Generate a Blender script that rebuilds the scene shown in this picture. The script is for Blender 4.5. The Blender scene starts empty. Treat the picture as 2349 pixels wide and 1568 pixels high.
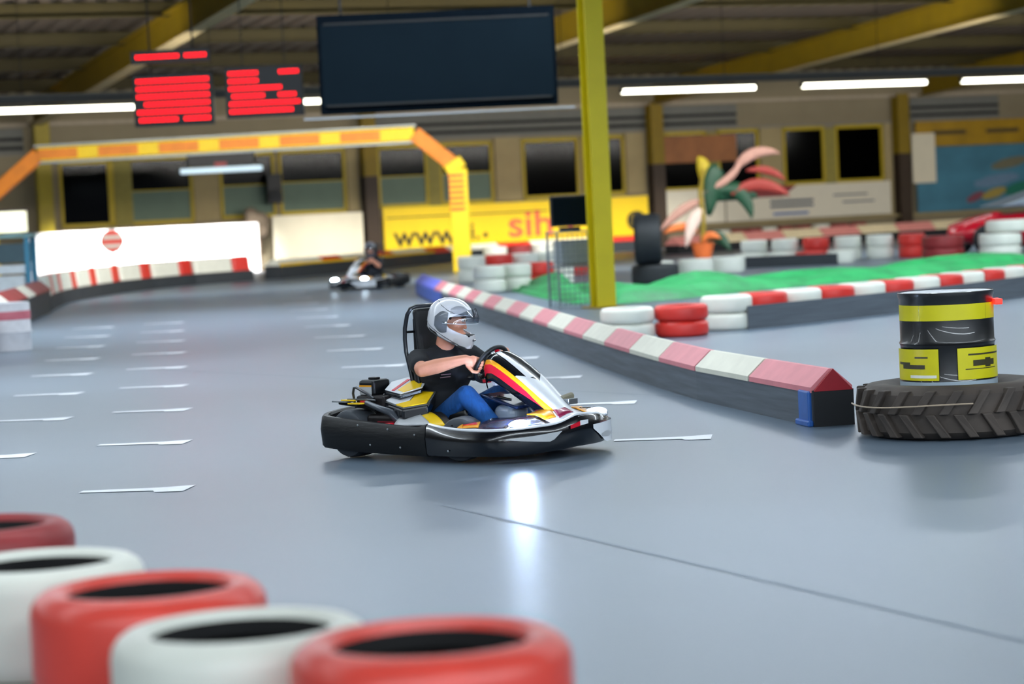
import bpy, bmesh, math, random
from mathutils import Vector, Matrix, Euler
random.seed(7)
PI = math.pi
C = bpy.context.scene.collection
SC = bpy.context.scene

# ------------------------------------------------------------------ camera, world, lights, exposure
FPX = 5546.0
cam = bpy.data.cameras.new('camera'); camo = bpy.data.objects.new('camera', cam); C.objects.link(camo)
cam.sensor_width = 36.0; cam.lens = FPX / 2349.0 * 36.0; cam.clip_start = 0.3; cam.clip_end = 400
pitch = math.atan(303 / FPX); roll = math.atan(0.049)
fwd = Vector((0, math.cos(pitch), -math.sin(pitch))); r0 = Vector((1, 0, 0)); u0 = r0.cross(fwd)
rt = r0 * math.cos(roll) - u0 * math.sin(roll); up = r0 * math.sin(roll) + u0 * math.cos(roll)
M = Matrix((rt, up, -fwd)).transposed().to_4x4(); M.translation = (0, 0, 1.5)
camo.matrix_world = M
cam.dof.use_dof = True; cam.dof.focus_distance = 14.9; cam.dof.aperture_fstop = 1.9
SC.camera = camo
SC.view_settings.view_transform = 'Standard'; SC.view_settings.look = 'None'
SC.cycles.sample_clamp_indirect = 5.0; SC.cycles.caustics_reflective = False; SC.cycles.caustics_refractive = False; SC.cycles.use_light_tree = False
SC.view_settings.gamma = 1; SC.view_settings.use_curve_mapping = False
SC.view_settings.exposure = 0.2
w = bpy.data.worlds.new('world'); SC.world = w; w.use_nodes = True
w.node_tree.nodes['Background'].inputs[0].default_value = (0.55, 0.66, 0.8, 1)
w.node_tree.nodes['Background'].inputs[1].default_value = 0.5

HA = math.radians(20.5)                                   # the hall stands at this angle to the view
HP = Vector((-13.79, 72.0, 0)); HU = Vector((math.cos(HA), math.sin(HA), 0)); HN = Vector((math.sin(HA), -math.cos(HA), 0))
def hall(t, w_, z=0.0): return HP + HU * t + HN * w_ + Vector((0, 0, z))
def area(name, loc, sx, sy, power, col, rotz=HA, rot=None):
    l = bpy.data.lights.new(name, 'AREA'); l.shape = 'RECTANGLE'; l.size = sx; l.size_y = sy; l.energy = power; l.color = col
    o = bpy.data.objects.new(name, l); C.objects.link(o); o.location = loc; o.rotation_euler = rot or (0, 0, rotz); return o
TUBEC = (0.82, 0.92, 1.0)
for wr, t0, t1, z, pw, tilt in ((22, -12, 36, 4.0, 1000, 0), (36, -20, 40, 6.7, 5600, 0), (48, -24, 24, 4.8, 1700, 5), (56, -26, 14, 4.4, 1050, 5), (64, -28, 10, 4.4, 850, 20), (74, -28, 8, 4.6, 1300, 35), (86, -28, 8, 4.6, 1500, 40)):  # second and last two rows are unseen fill, added to brighten the scene
    area('tube_or_fill_light', hall((t0 + t1) / 2, wr, z), t1 - t0, 0.3, pw, TUBEC, rot=(math.radians(tilt), 0, HA))
area('tube_row_wallward', hall(14, 21.8, 4.05), 44, 0.2, 2300, (1, .95, .86), rot=(math.radians(75), 0, HA))
fl = area('board_fill_light', hall(14, 5, 5.0), 14, 0.3, 170, (1, 0.96, 0.88), rot=(math.radians(40), 0, HA)); fl.data.spread = math.radians(40)  # unseen fill added to brighten the banner and cream boards
fl = area('board_fill_light', hall(3, 5, 5.0), 6.5, 0.3, 400, (1, 0.99, 0.97), rot=(math.radians(42), 0, HA)); fl.data.spread = math.radians(26)  # unseen light added to bring the white boards up to glare

# ------------------------------------------------------------------ materials
def lin(c): return tuple(((x / 255) / 12.92 if x / 255 <= .04045 else ((x / 255 + .055) / 1.055) ** 2.4) for x in c)
MATS = {}
def mat(name, rgb, rough=.6, metal=0.0, var=.08, scale=8.0, bump=0.0, coat=0.0, emit=0.0, spec=.5, stretch=None):
    if name in MATS: return MATS[name]
    m = bpy.data.materials.new(name); m.use_nodes = True; nt = m.node_tree; b = nt.nodes['Principled BSDF']
    c = lin(rgb); b.inputs['Roughness'].default_value = rough; b.inputs['Metallic'].default_value = metal
    b.inputs['Coat Weight'].default_value = coat; b.inputs['Specular IOR Level'].default_value = spec
    if var > 0 or bump > 0:
        tc = nt.nodes.new('ShaderNodeTexCoord'); n = nt.nodes.new('ShaderNodeTexNoise'); n.inputs['Scale'].default_value = scale; n.inputs['Detail'].default_value = 4
        src = tc.outputs['Object']
        if stretch:
            mp = nt.nodes.new('ShaderNodeMapping'); mp.inputs['Scale'].default_value = stretch; nt.links.new(src, mp.inputs[0]); src = mp.outputs[0]
        nt.links.new(src, n.inputs['Vector'])
        r = nt.nodes.new('ShaderNodeValToRGB'); r.color_ramp.elements[0].position = .3; r.color_ramp.elements[1].position = .7
        r.color_ramp.elements[0].color = (*[max(0, x * (1 - var)) for x in c], 1); r.color_ramp.elements[1].color = (*[min(1, x * (1 + var)) for x in c], 1)
        nt.links.new(n.outputs['Fac'], r.inputs[0]); nt.links.new(r.outputs[0], b.inputs['Base Color'])
        if bump > 0:
            bp = nt.nodes.new('ShaderNodeBump'); bp.inputs['Strength'].default_value = bump; bp.inputs['Distance'].default_value = .01
            nt.links.new(n.outputs['Fac'], bp.inputs['Height']); nt.links.new(bp.outputs[0], b.inputs['Normal'])
    else: b.inputs['Base Color'].default_value = (*c, 1)
    if emit > 0:
        b.inputs['Emission Color'].default_value = (*c, 1); b.inputs['Emission Strength'].default_value = emit
    MATS[name] = m; return m
def glassy(name, tint, gl=.12, rough=.03):
    m = bpy.data.materials.new(name); m.use_nodes = True; nt = m.node_tree; nt.nodes.remove(nt.nodes['Principled BSDF'])
    t = nt.nodes.new('ShaderNodeBsdfTransparent'); t.inputs[0].default_value = (*tint, 1)
    g = nt.nodes.new('ShaderNodeBsdfGlossy'); g.inputs['Roughness'].default_value = rough
    mx = nt.nodes.new('ShaderNodeMixShader'); mx.inputs[0].default_value = gl
    nt.links.new(t.outputs[0], mx.inputs[1]); nt.links.new(g.outputs[0], mx.inputs[2]); nt.links.new(mx.outputs[0], nt.nodes['Material Output'].inputs[0])
    MATS[name] = m; return m
red = mat('red_paint', (214, 50, 42), .38, var=.1, scale=5, bump=.12)
white = mat('white_paint', (226, 228, 216), .42, var=.05, scale=5, bump=.12)
darkred = mat('dull_red_paint', (140, 40, 42), .5, var=.12)
rubber = mat('black_rubber', (30, 33, 36), .62, var=.2, scale=12, bump=.3)
belt = mat('grey_belt', (84, 92, 100), .6, var=.25, scale=2.2, bump=.1, stretch=(.6, .6, 14))
belt2 = mat('dark_belt', (44, 50, 56), .6, var=.2, scale=3, stretch=(.6, .6, 10))
black = mat('black_plastic', (12, 14, 18), .4, var=.15, scale=20, bump=.05, spec=.3)
blackmat = mat('matt_black', (17, 20, 25), .75, var=.1)
yellow = mat('yellow_steel', (166, 146, 0), .5, var=.08, scale=2)
dyellow = mat('yellow_beam', (140, 114, 0), .6, var=.1, scale=2)
tan = mat('tan_plaster', (176, 158, 116), .8, var=.06, scale=2)
cream = mat('cream_board', (240, 230, 204), .7, var=.03, scale=2)
steel = mat('steel', (150, 155, 160), .35, metal=.9, var=.05)
chrome = mat('chrome', (210, 214, 220), .15, metal=1, var=0)
pink = mat('pink_cap', (214, 130, 138), .55, var=.07, scale=6, bump=.1)
offw = mat('off_white_cap', (214, 212, 196), .55, var=.06, scale=6, bump=.1)
blue = mat('blue_plastic', (38, 92, 170), .4, var=.1)
ledred = mat('red_led', (255, 0, 24), .5, var=0, emit=1.6)

# ------------------------------------------------------------------ geometry helpers
class G:
    def __init__(s): s.v = []; s.f = []
    def add(s, vs, fs):
        b = len(s.v); s.v += [tuple(v) for v in vs]; s.f += [tuple(i + b for i in f) for f in fs]; return s
    def box(s, c, d, R=None):
        vs = [Vector((x * d[0] / 2, y * d[1] / 2, z * d[2] / 2)) for x in (-1, 1) for y in (-1, 1) for z in (-1, 1)]
        if R is not None: vs = [R @ v for v in vs]
        return s.add([v + Vector(c) for v in vs], [(0, 1, 3, 2), (4, 6, 7, 5), (0, 4, 5, 1), (2, 3, 7, 6), (0, 2, 6, 4), (1, 5, 7, 3)])
    def prism(s, poly, z0, z1, M=None):
        n = len(poly); vs = [Vector((x, y, z0)) for x, y in poly] + [Vector((x, y, z1)) for x, y in poly]
        if M is not None: vs = [M @ v for v in vs]
        return s.add(vs, [tuple(range(n - 1, -1, -1)), tuple(range(n, 2 * n))] + [(i, (i + 1) % n, n + (i + 1) % n, n + i) for i in range(n)])
    def tube(s, pts, r, n=8, closed=False):
        pts = [Vector(p) for p in pts]; m = len(pts); rr = r if isinstance(r, (list, tuple)) else [r] * m
        rings = []; prev = None
        for i, p in enumerate(pts):
            a = pts[(i - 1) % m] if (closed or i > 0) else p; b = pts[(i + 1) % m] if (closed or i < m - 1) else p
            t = (b - a).normalized()
            if prev is None: prev = t.cross(Vector((0, 0, 1)) if abs(t.z) < .9 else Vector((1, 0, 0))).normalized()
            x = (prev - t * prev.dot(t)).normalized(); y = t.cross(x); prev = x
            rings.append([p + (x * math.cos(2 * PI * k / n) + y * math.sin(2 * PI * k / n)) * rr[i] for k in range(n)])
        return s.loft(rings, closed, not closed)
    def loft(s, rings, closed=False, caps=True):
        n = len(rings[0]); vs = [v for r in rings for v in r]; fs = []
        m = len(rings)
        for i in range(m if closed else m - 1):
            j = (i + 1) % m
            for k in range(n): fs.append((i * n + k, i * n + (k + 1) % n, j * n + (k + 1) % n, j * n + k))
        if caps and not closed: fs += [tuple(range(n - 1, -1, -1)), tuple(range((m - 1) * n, m * n))]
        return s.add(vs, fs)
    def lathe(s, prof, n=32, c=(0, 0, 0), closed=False, M=None, caps=False):
        rings = []
        for r, z in prof:
            ring = [Vector((r * math.cos(2 * PI * k / n), r * math.sin(2 * PI * k / n), z)) for k in range(n)]
            if M is not None: ring = [M @ v for v in ring]
            rings.append([v + Vector(c) for v in ring])
        return s.loft(rings, closed, caps)
    def ell(s, c, d, n=16, M=None):
        return s.lathe([(max(1e-4, math.sin(PI * i / n)) * 1.0, -math.cos(PI * i / n)) for i in range(n + 1)], n * 2, (0, 0, 0), M=Matrix.Translation(c) @ ((M or Matrix.Identity(4)) @ Matrix.Diagonal((*d, 1))), caps=True)
    def cap(s, p0, r0_, p1, r1_, n=14):                    # a capsule that tapers from p0 to p1
        p0, p1 = Vector(p0), Vector(p1); d = (p1 - p0); L = d.length; t = d.normalized()
        x = t.cross(Vector((0, 0, 1)) if abs(t.z) < .9 else Vector((1, 0, 0))).normalized(); y = t.cross(x); rings = []
        for i in range(5):
            a = -PI / 2 + PI / 2 * i / 4 + (0.02 if i == 0 else 0); rings.append((p0 + t * r0_ * math.sin(a), r0_ * math.cos(a)))
        for i in range(5):
            a = PI / 2 * i / 4 - (0.02 if i == 4 else 0); rings.append((p1 + t * r1_ * math.sin(a), r1_ * math.cos(a)))
        return s.loft([[c + (x * math.cos(2 * PI * k / n) + y * math.sin(2 * PI * k / n)) * max(r, 1e-4) for k in range(n)] for c, r in rings])
    def sweep(s, path, sect, closed=False):               # path: (x,y,extra) ; sect(i)-> list of (off, z); off along the outward normal
        m = len(path); rings = []
        for i in range(m):
            a = path[(i - 1) % m] if (closed or i > 0) else path[i]; b = path[(i + 1) % m] if (closed or i < m - 1) else path[i]
            t = Vector((b[0] - a[0], b[1] - a[1], 0)).normalized(); nrm = Vector((t.y, -t.x, 0))
            rings.append([Vector((path[i][0], path[i][1], 0)) + nrm * o + Vector((0, 0, z)) for o, z in sect(i)])
        return s.loft(rings, closed, not closed)
    def obj(s, name, m, parent=None, smooth=False, bevel=0.0, solid=0.0, sub=0, loc=None, rot=None):
        me = bpy.data.meshes.new(name); me.from_pydata(s.v, [], s.f); me.validate()
        bm = bmesh.new(); bm.from_mesh(me); bmesh.ops.recalc_face_normals(bm, faces=bm.faces); bm.to_mesh(me); bm.free()
        if m: me.materials.append(m)
        if smooth: me.polygons.foreach_set('use_smooth', [True] * len(me.polygons)); me.set_sharp_from_angle(angle=math.radians(40))
        o = bpy.data.objects.new(name, me); C.objects.link(o)
        if parent: o.parent = parent
        if loc is not None: o.location = loc
        if rot is not None: o.rotation_euler = rot
        if solid: md = o.modifiers.new('s', 'SOLIDIFY'); md.thickness = solid; md.offset = 0
        if bevel: md = o.modifiers.new('b', 'BEVEL'); md.width = bevel; md.segments = 2 if bevel < .03 else 5; md.limit_method = 'ANGLE'
        if sub: md = o.modifiers.new('u', 'SUBSURF'); md.levels = sub; md.render_levels = sub
        return o
def grid(fn, nu, nv):
    g = G(); vs = [fn(i / nu, j / nv) for i in range(nu + 1) for j in range(nv + 1)]
    return g.add(vs, [(i * (nv + 1) + j, (i + 1) * (nv + 1) + j, (i + 1) * (nv + 1) + j + 1, i * (nv + 1) + j + 1) for i in range(nu) for j in range(nv)])
def thing(name, label, cat, loc=(0, 0, 0), rz=0.0, group=None):
    o = bpy.data.objects.new(name, None); C.objects.link(o); o.location = loc; o.rotation_euler = (0, 0, rz)
    o['label'] = label; o['category'] = cat
    if group: o['group'] = group
    o.empty_display_size = .1
    return o
def tag(o, label, cat, group=None):
    o['label'] = label; o['category'] = cat
    if group: o['group'] = group
    return o
def struct(o): o['kind'] = 'structure'; return o
def hobj(g, name, m, parent=None, **k):                   # geometry given in hall coordinates (along wall, away, up)
    o = g.obj(name, m, parent, **k)
    if parent is None: o.location = HP; o.rotation_euler = (0, 0, HA)
    return o
def hb(g, t0, t1, z0, z1, w0, w1): return g.box(((t0 + t1) / 2, -(w0 + w1) / 2, (z0 + z1) / 2), (abs(t1 - t0), abs(w1 - w0), abs(z1 - z0)))
def dup(root, label=None, group=None, loc=None, rz=None):
    r = root.copy(); C.objects.link(r)
    if label: r['label'] = label
    if group: r['group'] = group
    if loc is not None: r.location = loc
    if rz is not None: r.rotation_euler = (0, 0, rz)
    def rec(a, b):
        for ch in list(a.children):
            c = ch.copy(); C.objects.link(c); c.parent = b; rec(ch, c)
    rec(root, r); return r
def remesh(g, name, m, parent, voxel=.01, it=4, loc=None):
    me = bpy.data.meshes.new(name + '_src'); me.from_pydata(g.v, [], g.f); me.validate()
    bm = bmesh.new(); bm.from_mesh(me); bmesh.ops.recalc_face_normals(bm, faces=bm.faces); bm.to_mesh(me); bm.free()
    o = bpy.data.objects.new(name + '_src', me); C.objects.link(o)
    md = o.modifiers.new('r', 'REMESH'); md.mode = 'VOXEL'; md.voxel_size = voxel
    md = o.modifiers.new('s', 'SMOOTH'); md.iterations = it; md.factor = .5
    dg = bpy.context.evaluated_depsgraph_get(); ev = o.evaluated_get(dg)
    nm = bpy.data.meshes.new_from_object(ev); nm.name = name
    bpy.data.objects.remove(o, do_unlink=True); bpy.data.meshes.remove(me)
    nm.materials.clear(); nm.materials.append(m); nm.polygons.foreach_set('use_smooth', [True] * len(nm.polygons))
    r = bpy.data.objects.new(name, nm); C.objects.link(r)
    if parent: r.parent = parent
    return r
def text(s, name, size, m, parent, Mx, ext=.002, bold=0.0):
    c = bpy.data.curves.new(name, 'FONT'); c.body = s; c.size = size; c.extrude = ext; c.offset = bold; c.align_x = 'CENTER'; c.align_y = 'CENTER'
    o = bpy.data.objects.new(name, c); C.objects.link(o); dg = bpy.context.evaluated_depsgraph_get()
    me = bpy.data.meshes.new_from_object(o.evaluated_get(dg)); bpy.data.objects.remove(o, do_unlink=True)
    me.transform(Mx); me.materials.clear(); me.materials.append(m)
    r = bpy.data.objects.new(name, me); C.objects.link(r); r.parent = parent; return r

# ------------------------------------------------------------------ the hall
# floor: smooth sealed concrete
fm = bpy.data.materials.new('track_floor'); fm.use_nodes = True; nt = fm.node_tree; b = nt.nodes['Principled BSDF']
tc = nt.nodes.new('ShaderNodeTexCoord')
def noise(scale, detail, sc=None):
    n = nt.nodes.new('ShaderNodeTexNoise'); n.inputs['Scale'].default_value = scale; n.inputs['Detail'].default_value = detail
    mp = nt.nodes.new('ShaderNodeMapping'); mp.inputs['Scale'].default_value = sc or (1, 1, 1); nt.links.new(tc.outputs['Object'], mp.inputs[0]); nt.links.new(mp.outputs[0], n.inputs['Vector']); return n
n1 = noise(.22, 5, (1, .6, 1)); n2 = noise(30, 3)
r1 = nt.nodes.new('ShaderNodeValToRGB'); r1.color_ramp.elements[0].position = .3; r1.color_ramp.elements[1].position = .72
r1.color_ramp.elements[0].color = (*lin((90, 105, 120)), 1); r1.color_ramp.elements[1].color = (*lin((116, 132, 148)), 1)
nt.links.new(n1.outputs['Fac'], r1.inputs[0]); nt.links.new(r1.outputs[0], b.inputs['Base Color'])
r2 = nt.nodes.new('ShaderNodeMapRange'); b.inputs['Specular IOR Level'].default_value = .38
r2.inputs['To Min'].default_value = .30; r2.inputs['To Max'].default_value = .38
nt.links.new(n1.outputs['Fac'], r2.inputs[0]); nt.links.new(r2.outputs[0], b.inputs['Roughness'])
bp = nt.nodes.new('ShaderNodeBump'); bp.inputs['Strength'].default_value = .02; bp.inputs['Distance'].default_value = .002
nt.links.new(n2.outputs['Fac'], bp.inputs['Height']); nt.links.new(bp.outputs[0], b.inputs['Normal'])
g = G(); g.add([(-34, -92, 0), (50, -92, 0), (50, 1.5, 0), (-34, 1.5, 0)], [(0, 1, 2, 3)])
floor = struct(hobj(g, 'floor', fm))
floor.location = HP
def on_floor(name, g, m, z=.004):
    o = g.obj(name, m); o.parent = floor; o.matrix_parent_inverse = (Matrix.Translation(HP) @ Matrix.Rotation(HA, 4, 'Z')).inverted(); o.location = (0, 0, z); return o
paint = mat('floor_paint', (226, 230, 236), .5, var=.06, scale=10)
def dash(x0, y0, L=.64):
    g = G(); d = Vector((.985, -.12, 0)).normalized(); p = Vector((-d.y, d.x, 0)); a = Vector((x0, y0, 0))
    def P(s, q): v = a + d * s + p * q; return (v.x, v.y, 0)
    g.add([P(0, -.05), P(L * .7, -.075), P(L * .74, -.15), P(L, -.15), P(L, .15), P(L * .7, .075), P(0, .05)], [(0, 1, 2, 3, 4, 5, 6)])
    on_floor('floor_marking', g, paint)
for k in range(9): dash(-2.52 - .40 * k + (.02 if k == 2 else 0), 13.85 + 2.97 * k)
for k in range(8): dash(-4.2 - .42 * (k - 1) - .02, 19.45 + 2.95 * (k - 1)) if k else dash(-3.93, 16.4)
for k in range(9): dash(-1.72 - .39 * k, 24.25 + 3.2 * k)
for k in range(-3, 0): dash(-1.72 - .39 * k, 24.25 + 3.0 * k)
for x, y in ((.62, 15.35), (.30, 18.33), (-.02, 21.35), (-.36, 24.4)): dash(x, y, .62)
seam = mat('floor_seam', (114, 128, 142), .5, var=.1)
for p, q in (((-5.2, 27.5), (-1.2, 22.0)), ((-.4, 12.4), (2.4, 6.2)), ((-1.2, 22.0), (3.4, 15.6))):
    a, c_ = Vector((*p, 0)), Vector((*q, 0)); d = (c_ - a).normalized(); s_ = Vector((-d.y, d.x, 0)) * .012
    on_floor('floor_seam', G().add([a - s_, c_ - s_, c_ + s_, a + s_], [(0, 1, 2, 3)]), seam, .002)

# ceiling: ribbed sheets that climb towards the camera, purlins and rafters under them
RS = .047
def zc(w_): return 5.62 + RS * w_
g = G(); ribs = []
t = -34.0
while t < 50:
    for dt, dz in ((0, 0), (.2, 0), (.25, .06), (.45, .06)): ribs.append((t + dt, dz))
    t += .5
g.add([(a, -w_, zc(w_) + dz) for w_ in (0, 92) for a, dz in ribs], [(i, i + 1, len(ribs) + i + 1, len(ribs) + i) for i in range(len(ribs) - 1)])
ceil_m = mat('ceiling_sheet', (96, 84, 72), .8, var=.08, scale=1.5)
struct(hobj(g, 'ceiling', ceil_m))
def ibeam(g, a, c_, hgt, wid, th=.04):                     # a, c_ in hall coords; along a horizontal-ish run
    a, c_ = Vector(a), Vector(c_); d = (c_ - a).normalized(); s_ = d.cross(Vector((0, 0, 1))).normalized(); q = Vector((0, 0, 1))
    pr = [(-wid / 2, 0), (wid / 2, 0), (wid / 2, th), (th / 2, th), (th / 2, hgt - th), (wid / 2, hgt - th), (wid / 2, hgt), (-wid / 2, hgt), (-wid / 2, hgt - th), (-th / 2, hgt - th), (-th / 2, th), (-wid / 2, th)]
    return g.loft([[p + s_ * x + q * y for x, y in pr] for p in (a, c_)])
purm = mat('purlin_olive', (58, 49, 4), .7, var=.1, scale=1.5)
wk = 3.9
while wk < 66:
    o = struct(hobj(ibeam(G(), (-33.5, -wk, zc(wk) - .34), (49.5, -wk, zc(wk) - .34), .32, .26, .03), 'roof_purlin', purm)); wk += 5.0
for tr in (-30, -20, -10.05, -.1, 10.05, 19.95, 29.9, 39.8):
    o = struct(hobj(ibeam(G(), (tr, -.3, 4.66), (tr, -75, 4.66 + RS * 75), .70, .36, .05), 'roof_rafter', dyellow))
    hobj(G().box((tr, -37.6, 4.65 + RS * 37.5), (.38, 74.6, .012), Matrix.Rotation(-math.atan(RS), 3, 'X')), 'lower_flange', tan).parent = o
    for ch in o.children: ch.location = (0, 0, 0); ch.rotation_euler = (0, 0, 0)

# back wall with openings
wallm = mat('wall_siding', (150, 138, 112), .8, var=.06, scale=1.2)
WINS = [(.58, 2.12, 1.62, 3.56, 0), (2.12, 4.62, 1.62, 3.60, 1), (5.46, 7.20, 1.66, 3.62, 1), (7.33, 9.47, 1.70, 3.64, 1), (10.5, 12.16, 1.76, 3.66, 1), (12.56, 14.35, 1.78, 3.68, 1), (15.35, 17.30, 1.82, 3.70, 0), (17.42, 18.9, 1.84, 3.72, 0), (20.05, 21.85, 1.86, 3.74, 0), (22.24, 23.75, 1.88, 3.76, 0), (24.65, 26.2, 1.88, 3.76, 0), (26.6, 28.42, 1.88, 3.76, 0)]
g = G(); hb(g, -34, 50, 0, 1.6, 0, -.25); hb(g, -34, 50, 3.8, 6.2, 0, -.25)
edges = [-34] + [e for wn in WINS for e in (wn[0], wn[1])] + [50]
for a, c_ in zip(edges[::2], edges[1::2]):
    if c_ - a > .01: hb(g, a, c_, 1.6, 3.8, 0, -.25)
for wn in WINS: hb(g, wn[0], wn[1], 1.6, wn[2], 0, -.25); hb(g, wn[0], wn[1], wn[3], 3.8, 0, -.25)
struct(hobj(g, 'wall_back', wallm))
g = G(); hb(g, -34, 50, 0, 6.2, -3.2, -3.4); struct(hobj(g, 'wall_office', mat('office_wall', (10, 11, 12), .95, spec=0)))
g = G(); hb(g, -34.2, -34, 0, 10, 1.5, 92) ; hb(g, -34.2, -34, 0, 6.2, -3.4, 1.5); struct(hobj(g, 'wall_left', wallm))
g = G(); hb(g, 50, 50.2, 0, 10, 1.5, 92) ; hb(g, 50, 50.2, 0, 6.2, -3.4, 1.5); struct(hobj(g, 'wall_right', wallm))
for a, c_, z0, z1 in ((4.64, 5.42, 1.62, 3.7), (9.5, 9.85, 1.7, 3.75), (14.42, 15.3, 1.8, 3.82), (18.95, 19.6, 1.85, 3.82), (23.8, 24.6, 1.88, 3.85), (28.45, 28.75, .7, 3.85)):
    struct(hobj(hb(G(), a, c_, z0, z1, 0, .09), 'wall_pilaster', tan, bevel=.01))
glass = glassy('dark_glass', (.16, .18, .2), .006, .1)
frost = mat('frosted_glass', (104, 124, 108), .6, var=.05, scale=2)
wfr = mat('yellow_window_frame', (190, 164, 0), .5, var=.05)
for i, (a, c_, z0, z1, fr) in enumerate(WINS):
    wn = thing('window_%d' % (i + 1), 'x', 'window', HP, HA); del wn['label']; del wn['category']; wn['kind'] = 'structure'
    g = G(); f = .09
    hb(g, a, c_, z0 - .03, z0 + f, .06, -.1); hb(g, a, c_, z1 - f, z1 + .03, .06, -.1); hb(g, a, a + f, z0, z1, .06, -.1); hb(g, c_ - f, c_, z0, z1, .06, -.1)
    g.obj('window_frame', wfr, wn)
    zm = z0 + (z1 - z0) * .5
    if fr:
        hb(G(), a + f, c_ - f, zm + .02, z1 - f, .0, -.02).obj('pane', glass, wn); hb(G(), a + f, c_ - f, z0 + f, zm - .02, .0, -.02).obj('frosted_pane', frost, wn)
        hb(G(), a + f, c_ - f, zm - .02, zm + .02, .03, -.04).obj('transom_bar', wfr, wn)
    else:
        hb(G(), a + f, c_ - f, z0 + f, z1 - f, .0, -.02).obj('pane', glass, wn)
# mullion posts, siding slits, eaves rail
for a, c_ in ((2.22, 2.75), (12.16, 12.56), (21.85, 22.24), (26.2, 26.6)):
    hobj(hb(G(), a, c_, 1.6, 3.7, .0, .08), 'trim_mullion', mat('olive_post', (150, 138, 60), .6)).__setitem__('kind', 'structure')
slit = mat('louvre_shadow_gap', (22, 24, 28), .9)
grey = mat('grey_siding', (122, 122, 116), .7, var=.06)
for a, c_ in ((-34, -.4), (10.4, 19.8), (20.2, 23.0), (29.5, 33.0)):
    o = hobj(hb(G(), a, c_, 3.86, 4.62, .0, .05), 'trim_siding', grey); struct(o)
    for z in (3.98, 4.24):
        s_ = hobj(hb(G(), a + .02, c_ - .02, z, z + .09, .03, .075), 'louvre', slit); s_.parent = o; s_.location = (0, 0, 0); s_.rotation_euler = (0, 0, 0)
struct(hobj(hb(G(), -34, 50, 4.66, 4.76, .1, .22), 'trim_eaves', mat('eaves_rail', (188, 172, 150), .6)))
struct(hobj(hb(G(), -34, 50, 3.80, 3.86, .0, .12), 'trim_header', mat('header_grey', (140, 136, 126), .6)))
struct(hobj(hb(G(), 19.9, 50, .62, .72, .0, .2), 'trim_ledge', tan))
# yellow columns standing on the wall line
for tc_, lowdark in ((.08, False), (10.15, True), (19.9, True), (28.98, True), (39.8, True)):
    o = struct(hobj(G(), 'wall_column', None)) if False else thing('wall_column', 'x', 'c', hall(tc_, .32), HA)
    del o['label']; del o['category']; o['kind'] = 'structure'
    pr = [(-.22, -.2), (.22, -.2), (.22, -.16), (.02, -.16), (.02, .16), (.22, .16), (.22, .2), (-.22, .2), (-.22, .16), (-.02, .16), (-.02, -.16), (-.22, -.16)]
    zt = 2.75 if lowdark else 0
    G().prism(pr, zt, 4.75, None).obj('column_shaft', dyellow if lowdark else yellow, o)
    if lowdark: G().prism(pr, 0, zt).obj('column_foot', mat('brown_steel', (58, 42, 26), .6), o)

# boards and banners low on the back wall
def board(name, label, cat, t0, t1, z0, z1, m, w0=.12, th=.04):
    o = thing(name, label, cat, hall(t0, w0), HA); L = t1 - t0
    G().box((L / 2, 0, (z0 + z1) / 2), (L, th, z1 - z0)).obj('panel', m, o, bevel=.008)
    return o
def face(t, z, off=.03, rot=0.0, sx=1.0): return Matrix.Translation((t, -off, z)) @ Matrix.Rotation(PI / 2, 4, 'X') @ Matrix.Rotation(rot, 4, 'Z') @ Matrix.Diagonal((sx, 1, 1, 1))
wb = mat('bright_white_board', (248, 248, 248), .45, var=.01)
o = thing('white_board', 'long bright white board wall behind the far curve of red and white blocks', 'board', hall(-.55, .9), HA)
for k in range(4): G().box((.86 + 1.73 * k, 0, .74), (1.72, .05, 1.5)).obj('panel', wb, o, bevel=.01)
G().box((3.45, .1, .4), (6.9, .1, .06)).obj('back_rail', steel, o)
o = board('cream_board', 'cream board wall right of the bright white boards, below a window', 'board', 6.92, 9.8, 0, 1.66, cream, .5)
G().box((1.5, -.03, .05), (3.05, .03, .1)).obj('foot_rail', mat('yellow_rail', (236, 190, 20), .5), o)
ban = mat('yellow_banner', (246, 208, 0), .5, var=.03, scale=1.5)
o = board('yellow_banner', 'wide yellow advertising banner with black www lettering, behind the start arch', 'banner', 10.5, 19.5, .42, 1.74, ban, .4)
bl = mat('banner_black', (40, 38, 14), .6); orr = mat('banner_orange', (240, 104, 70), .6); mag = mat('banner_magenta', (206, 54, 100), .6)
text('www', 'lettering', .92, bl, o, face(1.35, .80, sx=1.05), bold=.012); text('.', 'lettering', 1.0, bl, o, face(3.35, 1.0), bold=.02)
text('i.', 'lettering', .78, bl, o, face(3.0, .86), bold=.01)
text('sih', 'lettering', 1.15, orr, o, face(4.9, 1.0, .03, sx=1.25), bold=.02); text('l', 'lettering', 1.0, mag, o, face(6.25, 1.0), bold=.02)
text('e', 'lettering', 1.25, bl, o, face(8.55, 1.05, sx=1.2), bold=.02)
G().box((2.8, -.03, 1.42), (5.4, .01, .035)).obj('stripe', bl, o)
ww = mat('sponsor_board', (232, 224, 204), .6, var=.03)
o = board('sponsor_board', 'cream sponsor board below a dark window, just right of a brown column foot', 'board', 20.1, 22.3, .75, 1.86, ww, .3)
o = board('sponsor_board', 'long cream sponsor board with navy lettering and a red corner, under two dark windows', 'board', 22.35, 28.5, .75, 1.86, ww, .3)
navy = mat('navy_print', (60, 74, 96), .6); bluep = mat('blue_print', (84, 116, 176), .6)
G().prism([(.6, 1.86), (2.6, 1.86), (2.1, 1.50), (.9, 1.50)], 0, .01, Matrix.Translation((0, -.022, 0)) @ Matrix.Rotation(PI / 2, 4, 'X')).obj('red_corner', darkred, o)
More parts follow.
